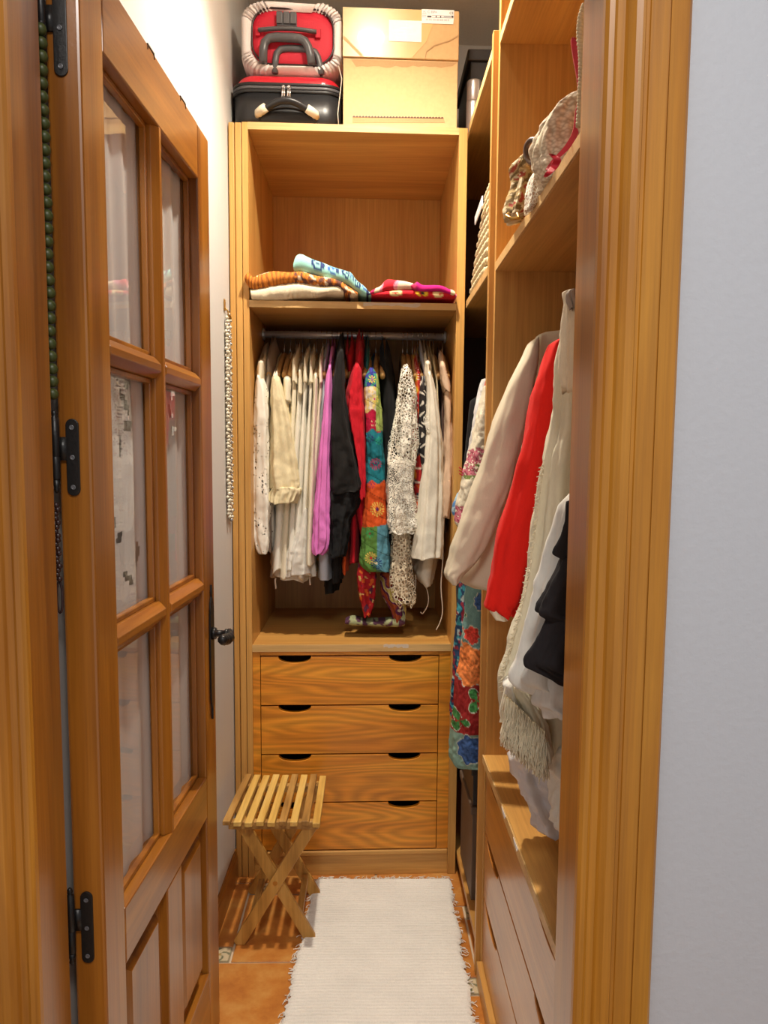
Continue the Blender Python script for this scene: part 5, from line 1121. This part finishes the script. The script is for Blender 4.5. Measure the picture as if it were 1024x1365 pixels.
# thin plastic garment bags heaped on the drawer top
pb = thing('plastic_bag', (0.36, 1.5, ZD), 'crumpled white plastic garment bag resting on the drawer top under the fringe', 'bag')
garment('film', '', '', None, CR6([(830, 330, 560), (930, 350, 600), (1000, 380, 640), (1080, 410, 680), (1150, 455, 700), (1195, 480, 700), (1222, 520, 690)]), 1.42, 1.52, 'plastic_film', 106, 7, 0.007, top=0.0, parent=pb, hem=0.001, wr=0.02)
garment('folded_film', '', '', None, CR6([(770, 555, 700), (830, 540, 720), (920, 545, 740), (1010, 560, 740), (1100, 552, 740), (1190, 560, 740), (1215, 590, 730)]), 1.32, 1.40, 'white_cotton', 107, 6, 0.006, top=0.0, parent=pb, hem=0.001, wr=0.02)
# hangers of the side wardrobe
for y, nm in ((1.83, 'beige jacket'), (1.56, 'red jacket'), (1.38, 'cream dress')):
    t = thing('suit_hanger', (RX2, y, RZ2-0.1), 'wooden hanger on the side wardrobe rail carrying the '+nm, 'hanger', 'wooden hangers on the side wardrobe rail')
    MB().tube([(RX2+0.0165*math.cos(R(a)), y, RZ2+0.0165*math.sin(R(a))) for a in range(200, -60, -20)]+[(RX2+0.003, y, RZ2-0.03), (RX2, y, RZ2-0.075)], 0.0014, 6).build('hook', 'chrome', t, smooth=True)
    MB().tube([(RX2+0.21*k/7, y, RZ2-0.075-0.07*abs(k/7)**1.4) for k in range(-7, 8)], 0.010, 8).build('shoulder_bar', 'hanger_wood', t, smooth=True)

# ------------------------------------------------------------------ bags on the side wardrobe shelf
def C5(a, b_): return a/3.25+580, b_/3.25
def bag_shape(rows, y0, y1, mat, name, parent, seed, folds=5, amp=0.003, colf=None, wr=0.005, **kw):
    return garment(name, '', '', None, [(b_/3.25, a/3.25+580, c/3.25+580) for b_, a, c in rows], y0, y1, mat, seed, folds, amp, top=0.0, parent=parent, colf=colf, wr=wr, hem=0.0, **kw)
b1 = thing('brocade_purse', (0.30, 1.66, ZS2), 'small brocade purse patterned in gold and brown, leftmost on the side wardrobe shelf', 'purse')
def broc(x, z, t, th, u):
    n_ = noise.noise((x*75, z*75, 1)); m2 = noise.noise((x*120, z*120, 6))
    if m2 > 0.22: return (0.62, 0.52, 0.34)
    return (0.16, 0.10, 0.035) if n_ < -0.1 else ((0.34, 0.06, 0.035) if n_ > 0.25 else (0.42, 0.30, 0.13))
bag_shape([(690, 375, 420), (720, 330, 430), (780, 340, 432), (860, 325, 415), (920, 312, 395), (948, 318, 370)], 1.60, 1.70, 'printed_cloth', 'body', b1, 110, colf=broc, nz=110, nt=110, wr=0.008)
bag_shape([(668, 378, 425), (690, 372, 432), (712, 366, 436), (735, 372, 430)], 1.585, 1.62, 'printed_cloth', 'flap', b1, 111, colf=broc, nz=50, nt=80)
q = MB(); q.tube([U(*C5(320, 925), y=1.60), U(*C5(308, 935), y=1.59), U(*C5(330, 948), y=1.585), U(*C5(365, 945), y=1.585), U(*C5(355, 925), y=1.59)], 0.0035, 6); q.build('clasp', 'brass', b1, smooth=True)
b2 = thing('crochet_bag', (0.34, 1.42, ZS2), 'round cream crochet bag with a tortoiseshell ring handle on the shelf', 'handbag')
bag_shape([(445, 575, 640), (460, 545, 645), (510, 490, 645), (570, 455, 645), (640, 432, 640), (700, 436, 620), (760, 455, 560), (800, 470, 520)], 1.36, 1.44, 'cream_towel', 'lining', b2, 112, amp=0.001, wr=0.001)
bag_shape([(443, 570, 645), (457, 538, 648), (507, 484, 648), (567, 449, 648), (640, 427, 643), (700, 431, 625), (763, 450, 565), (806, 465, 520)], 1.352, 1.448, 'crochet_stitch', 'body', b2, 112, amp=0.002, nz=90, nt=90, folds=9, wr=0.012)
P = [U(*C5(425+32*math.cos(a)*1.0, 655+50*math.sin(a)), y=1.46-0.02*math.cos(a)) for a in [2*PI*k/28 for k in range(28)]]
MB().tube(P, 0.0048, 8, closed=True).build('ring_handle', 'tortoise', b2, smooth=True)
b3 = thing('net_bag', (0.32, 1.50, ZS2), 'beige string net bag slumped between the brocade purse and the crochet bag', 'bag')
bag_shape([(735, 440, 470), (780, 415, 478), (830, 405, 465), (880, 400, 440), (905, 398, 420)], 1.47, 1.53, 'beige_knit', 'body', b3, 113, amp=0.002)
bag_shape([(733, 437, 474), (780, 411, 482), (830, 401, 469), (884, 396, 444), (909, 394, 424)], 1.463, 1.537, 'white_net', 'net', b3, 113, amp=0.002)
b4 = thing('red_handbag', (0.36, 1.27, ZS2), 'red leather handbag strap and bow draped over the shelf edge by the door frame', 'handbag')
def ribbon(pts, w, y, name, mat, parent, th=0.003):
    mb = MB(); n_ = 50; A = [cat(pts, k/n_) for k in range(n_+1)]; vs = []; fs = []
    for k, a in enumerate(A):
        w_ = a[2] if len(a) > 2 else w
        p = U(*C5(a[0]-w_/2, a[1]), y=y+0.004*math.sin(k*.3)); q_ = U(*C5(a[0]+w_/2, a[1]+w_*0.1), y=y-0.006+0.004*math.sin(k*.3)); vs += [p, q_, (q_[0], q_[1]+th, q_[2]), (p[0], p[1]+th, p[2])]
    for k in range(n_):
        for j in range(4): fs.append((4*k+j, 4*k+(j+1) % 4, 4*k+4+(j+1) % 4, 4*k+4+j))
    fs += [(3, 2, 1, 0), (4*n_, 4*n_+1, 4*n_+2, 4*n_+3)]
    return mb.add(vs, fs).build(name, mat, parent, smooth=False, bevel=0.0006)
ribbon([(600, 160, 10), (603, 180, 26), (613, 260, 24), (625, 340, 20), (630, 420, 20), (622, 480, 26), (612, 560, 26), (590, 610, 28), (560, 650, 26), (520, 690, 22), (490, 735, 24)], 24, 1.235, 'strap', 'red_leather', b4)
ribbon([(500, 665, 10), (515, 672, 30), (530, 690, 34), (520, 715, 34), (505, 735, 30), (486, 755, 24), (478, 765, 10)], 30, 1.222, 'bow_loop', 'red_leather', b4)
bag_shape([(440, 628, 700), (500, 620, 720), (560, 606, 720), (600, 596, 710)], 1.235, 1.30, 'red_leather', 'body', b4, 114, amp=0.002)
b5 = thing('rope_handle_bag', (0.40, 1.2, ZS2), 'beige bag with a twisted rope handle, cut off by the door frame', 'handbag')
mb = MB()
for ph_ in (0, 2.1, 4.2):
    P = []
    for k in range(160):
        t_ = k/159; a = cat([(655, 20), (637, 80), (633, 160), (640, 240), (641, 320), (637, 400), (634, 470), (630, 545)], t_); p = Vector(U(*C5(a[0], a[1]), y=1.17)); an = t_*70+ph_
        P.append(p+Vector((0.0035*math.cos(an), 0.0035*math.sin(an), 0)))
    mb.tube(P, 0.0036, 6)
mb.build('rope_handle', 'rope', b5, smooth=True)
bag_shape([(60, 650, 760), (200, 640, 770), (400, 642, 770), (550, 634, 770), (570, 640, 760)], 1.18, 1.26, 'crochet_yarn', 'body', b5, 115)
MB().box(0.345, 0.36, 1.15, 1.17, U(778, 8, y=1.16)[2], U(778, -30, y=1.16)[2]).build('black_cover', 'dark_box', b5)

# ------------------------------------------------------------------ necklaces on the left wall
nk = [(290.0, 297.5, 428, 694, 2.375), (293.5, 300.5, 424, 690, 2.395), (297, 303.5, 432, 698, 2.42)]
labs = ['pearl necklace on the left wall, nearest the door of the three', 'middle strand of the three cream pearl necklaces on the left wall', 'silver and pearl necklace on the left wall, nearest the wardrobe']
for i, (a, b_, y0, y1, Y_) in enumerate(nk):
    xw = wl(2.4)+0.008; ztop = 1.37-(y0-608)/1050*Y_-0.005; zbot = 1.37-(y1-608)/1050*Y_
    t = thing('bead_necklace', (xw, Y_, zbot), labs[i], 'necklace', 'bead necklaces on the left wall')
    mats = [('pearl', 0), ('silver_bead', 1)] if i != 0 else [('pearl', 0)]
    nb2 = int((ztop-zbot)/0.0098)
    for mt_, par in mats:
        q = MB()
        for s_ in (-1, 1):
            for k in range(nb2):
                if len(mats) == 2 and (k+(s_ > 0)) % 2 != par: continue
                z = ztop-(ztop-zbot)*k/nb2; w = 0.0062*s_*min(1, 0.2+k/8)*min(1, 0.3+(nb2-k)/5)
                q.ball((xw+0.002*math.sin(k*2.7+i), Y_+w+0.0022*math.sin(k*1.3+s_), z), 0.0052, 8, 6)
        q.build('bead_string', mt_, t, smooth=True)['kind'] = 'stuff'
hk = thing('wall_hook', (wl(2.4)+0.006, 2.385, 1.80), 'small brass wall hook holding the pearl necklaces', 'hook')
MB().box(wl(2.4)+0.0005, wl(2.4)+0.003, 2.365, 2.385, 1.792, 1.825).build('hook_plate', 'brass', hk, bevel=0.001)
for dy in (0, 0.018, 0.036): MB().tube([(wl(2.4)+0.002, 2.372+dy, 1.80), (wl(2.4)+0.010, 2.375+dy, 1.792), (wl(2.4)+0.013, 2.378+dy, 1.776), (wl(2.4)+0.010, 2.380+dy, 1.768), (wl(2.4)+0.005, 2.381+dy, 1.774)], 0.0022, 6).build('prong', 'brass', hk, smooth=True)
# green beads and dark cord in the gap at the hinge side
gb = thing('green_bead_strand', (-0.4365, 1.086, 1.5), 'strand of olive green round beads hanging in the gap beside the door hinge', 'necklace')
q = MB(); z = 1.915; k = 0
while z > 1.45: q.ball((-0.4270+0.0006*math.sin(k), 1.083, z), 0.0078, 12, 8); z -= 0.0166; k += 1
q.build('bead_string', 'green_bead', gb, smooth=True)['kind'] = 'stuff'
dcd = thing('dark_bead_strand', (-0.4365, 1.086, 1.16), 'dark bead strand with a drop pendant hanging below the middle door hinge', 'necklace')
q = MB(); z = 1.30; k = 0
while z > 1.195: q.ball((-0.4275+0.002*math.sin(k*1.9), 1.084, z), 0.0042, 8, 6); z -= 0.006; k += 1
q.build('bead_string', 'dark_bead', dcd, smooth=True)['kind'] = 'stuff'
MB().tube([(-0.4275+0.004*math.sin(2*PI*k/20), 1.086, 1.172+0.022*math.cos(2*PI*k/20)) for k in range(20)], 0.0016, 6, closed=True).build('pendant_ring', 'dark_bead', dcd, smooth=True)

# ------------------------------------------------------------------ folding stool
ZSE = 0.376
c_fl, c_fr, c_br, c_bl = [U(*p, z=ZSE) for p in ((301, 1098), (425, 1101), (431, 1030), (326, 1035))]
st = thing('folding_stool', ((c_fl[0]+c_fr[0])/2, 2.22, 0), 'small folding wooden stool with slatted seat and crossed legs, in front of the drawers', 'stool')
yf_, yb2 = 2.062, 2.385; xl_, xr_ = -0.392, -0.130
tone = ['stool_dark', 'stool_light', 'stool_light', 'stool_light', 'stool_light', 'stool_dark', 'stool_light', 'stool_dark', 'stool_light']
off = [0.006, 0, -0.004, 0.002, -0.002, 0.004, 0, 0.005, -0.008]
for k in range(9):
    u = k/8; x = xl_+0.008+(xr_-xl_-0.016)*u; sk = 0.012*(1-u)
    pts = [(x-0.0102+sk*0, yf_+off[k]), (x+0.0102, yf_+off[k]), (x+0.0102+0.0+sk, yb2+off[k]), (x-0.0102+sk, yb2+off[k])]
    MB().prism([(a, b_, ZSE-0.012) for a, b_ in pts], (0, 0, 0.013)).build('slat', tone[k], st, bevel=0.0018)
for y in (yf_+0.028, yb2-0.055): MB().box(xl_+0.010, xr_-0.004, y, y+0.022, ZSE-0.034, ZSE-0.0125).build('rail', 'stool_dark', st, bevel=0.002)
def plank(name, a, b_, y, w, th, mat, par=st):
    a = Vector(a); b_ = Vector(b_); d = (b_-a).normalized(); n_ = Vector((-d.z, 0, d.x)); P = []
    for e, s_ in ((a, -1), (b_, 1)):
        for k in range(7):
            an = PI*k/6; v = n_*math.cos(an)*w/2*(-s_)+d*s_*math.sin(an)*w/2*0.6; P.append(e+v)
    P = [(p.x, y, max(p.z, 0.0005)) for p in P]
    return MB().prism(P, (0, th, 0)).build(name, mat, par, bevel=0.0015)
plank('leg', (-0.352, 0, ZSE-0.024), (-0.160, 0, 0.008), yf_+0.052, 0.034, 0.014, 'stool_leg')
plank('leg', (-0.152, 0, ZSE-0.024), (-0.356, 0, 0.008), yf_+0.034, 0.034, 0.014, 'stool_leg')
plank('leg', (-0.352, 0, ZSE-0.024), (-0.160, 0, 0.008), yb2-0.048, 0.034, 0.014, 'stool_leg')
plank('leg', (-0.152, 0, ZSE-0.024), (-0.356, 0, 0.008), yb2-0.031, 0.034, 0.014, 'stool_leg')
for x, z in ((-0.190, 0.070), (-0.325, 0.055)): MB().box(x-0.009, x+0.009, yf_+0.068, yb2-0.050, z-0.008, z+0.008).build('stretcher', 'stool_dark', st, bevel=0.0015)
for x, z in ((-0.255, 0.183),): MB().lathe([(0.0065, yf_+0.0325), (0.0065, yf_+0.034), (0.004, yf_+0.0338)], (x, 0, z), 14, axis=1).build('pivot_bolt', 'brass', st)

# ------------------------------------------------------------------ rag rug
corn = [U(*p, z=0.0) for p in ((419, 1178), (600, 1172), (376, 1372), (634, 1372))]
Y1r, Y0r = 2.425, 0.75
n, m_ = 90, 1200; vs = []; fs = []; cs = []
def xl(y): return -0.168-0.035*(2.425-y)/0.66 if y > 1.765 else -0.203-0.004
def xr(y): return 0.268-0.004*(2.425-y)
for j in range(m_+1):
    y = Y1r-(Y1r-Y0r)*j/m_; p = (Y1r-y)/0.0118; rib = abs(math.sin(PI*p)); row = int(p); rr_ = random.Random(row)
    e0, e1 = rr_.uniform(-0.006, 0.006), rr_.uniform(-0.006, 0.006)
    a, b_ = xl(y)+e0*rib+0.003*math.sin(y*31), xr(y)+e1*rib+0.003*math.sin(y*27)
    for i in range(n+1):
        x = a+(b_-a)*i/n; edge = min(1, min(i, n-i)/2+0.3)
        z = 0.0015+(0.0028+0.0085*rib**0.55+0.0016*noise.noise((x*55, row*3.7, 0))+0.004*max(0, noise.noise((x*5, y*5, 2))))*edge
        vs.append((x, y, z))
for j in range(m_):
    for i in range(n): k = j*(n+1)+i; fs.append((k, k+1, k+n+2, k+n+1))
rg_ = thing('rag_rug', (0.03, 1.6, 0), 'cream woven cotton rag rug with frayed fringe on the terracotta floor', 'rug')
MB().add(vs, fs).build('weave', 'rug_cotton', rg_, smooth=True)
q = MB(); rg = random.Random(11)
def strand(p, d, ln, r=0.0013):
    P = [p]; c_ = rg.uniform(-1, 1)
    for i in range(1, 6): v = i/5; P.append((p[0]+d[0]*ln*v-d[1]*c_*ln*0.5*math.sin(v*3), p[1]+d[1]*ln*v+d[0]*c_*ln*0.5*math.sin(v*3), 0.0025+0.004*math.sin(v*PI)*abs(c_)+(0.008 if v < 0.3 else 0)*abs(c_)))
    q.tube(P, r, 4, cap=False)
for k in range(210): x = -0.165+0.43*rg.random(); a = rg.uniform(0.3, 2.8); strand((x, 2.422, 0.006), (math.cos(a), math.sin(a)), rg.uniform(0.012, 0.036), 0.0009)
for k in range(420):
    y = rg.uniform(0.9, 2.42); L_ = rg.random() < 0.55; a = rg.uniform(-0.9, 0.9)
    if L_: strand((xl(y)+0.004, y, 0.006), (-math.cos(a), math.sin(a)), rg.uniform(0.006, 0.022), 0.0011)
    else: strand((xr(y)-0.004, y, 0.006), (math.cos(a), math.sin(a)), rg.uniform(0.006, 0.022), 0.0011)
o = q.build('fringe', 'rug_cotton', rg_, smooth=True); o['kind'] = 'stuff'

# chipped spots on the shelf edges, where the pale core shows
for (x0, x1, z, y) in ((-0.02, 0.155, ZS-0.006, YW-0.0008), (0.05, 0.13, ZBB-0.004, YW-0.0008)):
    rg = random.Random(int(x0*1000)+9); pts = [(x0+(x1-x0)*k/14, y, z+0.004+rg.uniform(-0.001, 0.002)) for k in range(15)]+[(x0+(x1-x0)*k/14, y, z-0.002-rg.uniform(0, 0.006)) for k in range(14, -1, -1)]
    MB(wT).prism(pts, (0, 0.0012, 0)).build('chip', 'cord_cream', wr_)
for y0 in (1.46, 1.60): MB().prism([(XS-0.0082, y0, ZD-0.001), (XS-0.0082, y0+0.05, ZD-0.001), (XS-0.0082, y0+0.04, ZD-0.009), (XS-0.0082, y0+0.012, ZD-0.012)], (0.0015, 0, 0)).build('chip', 'paper', sw)
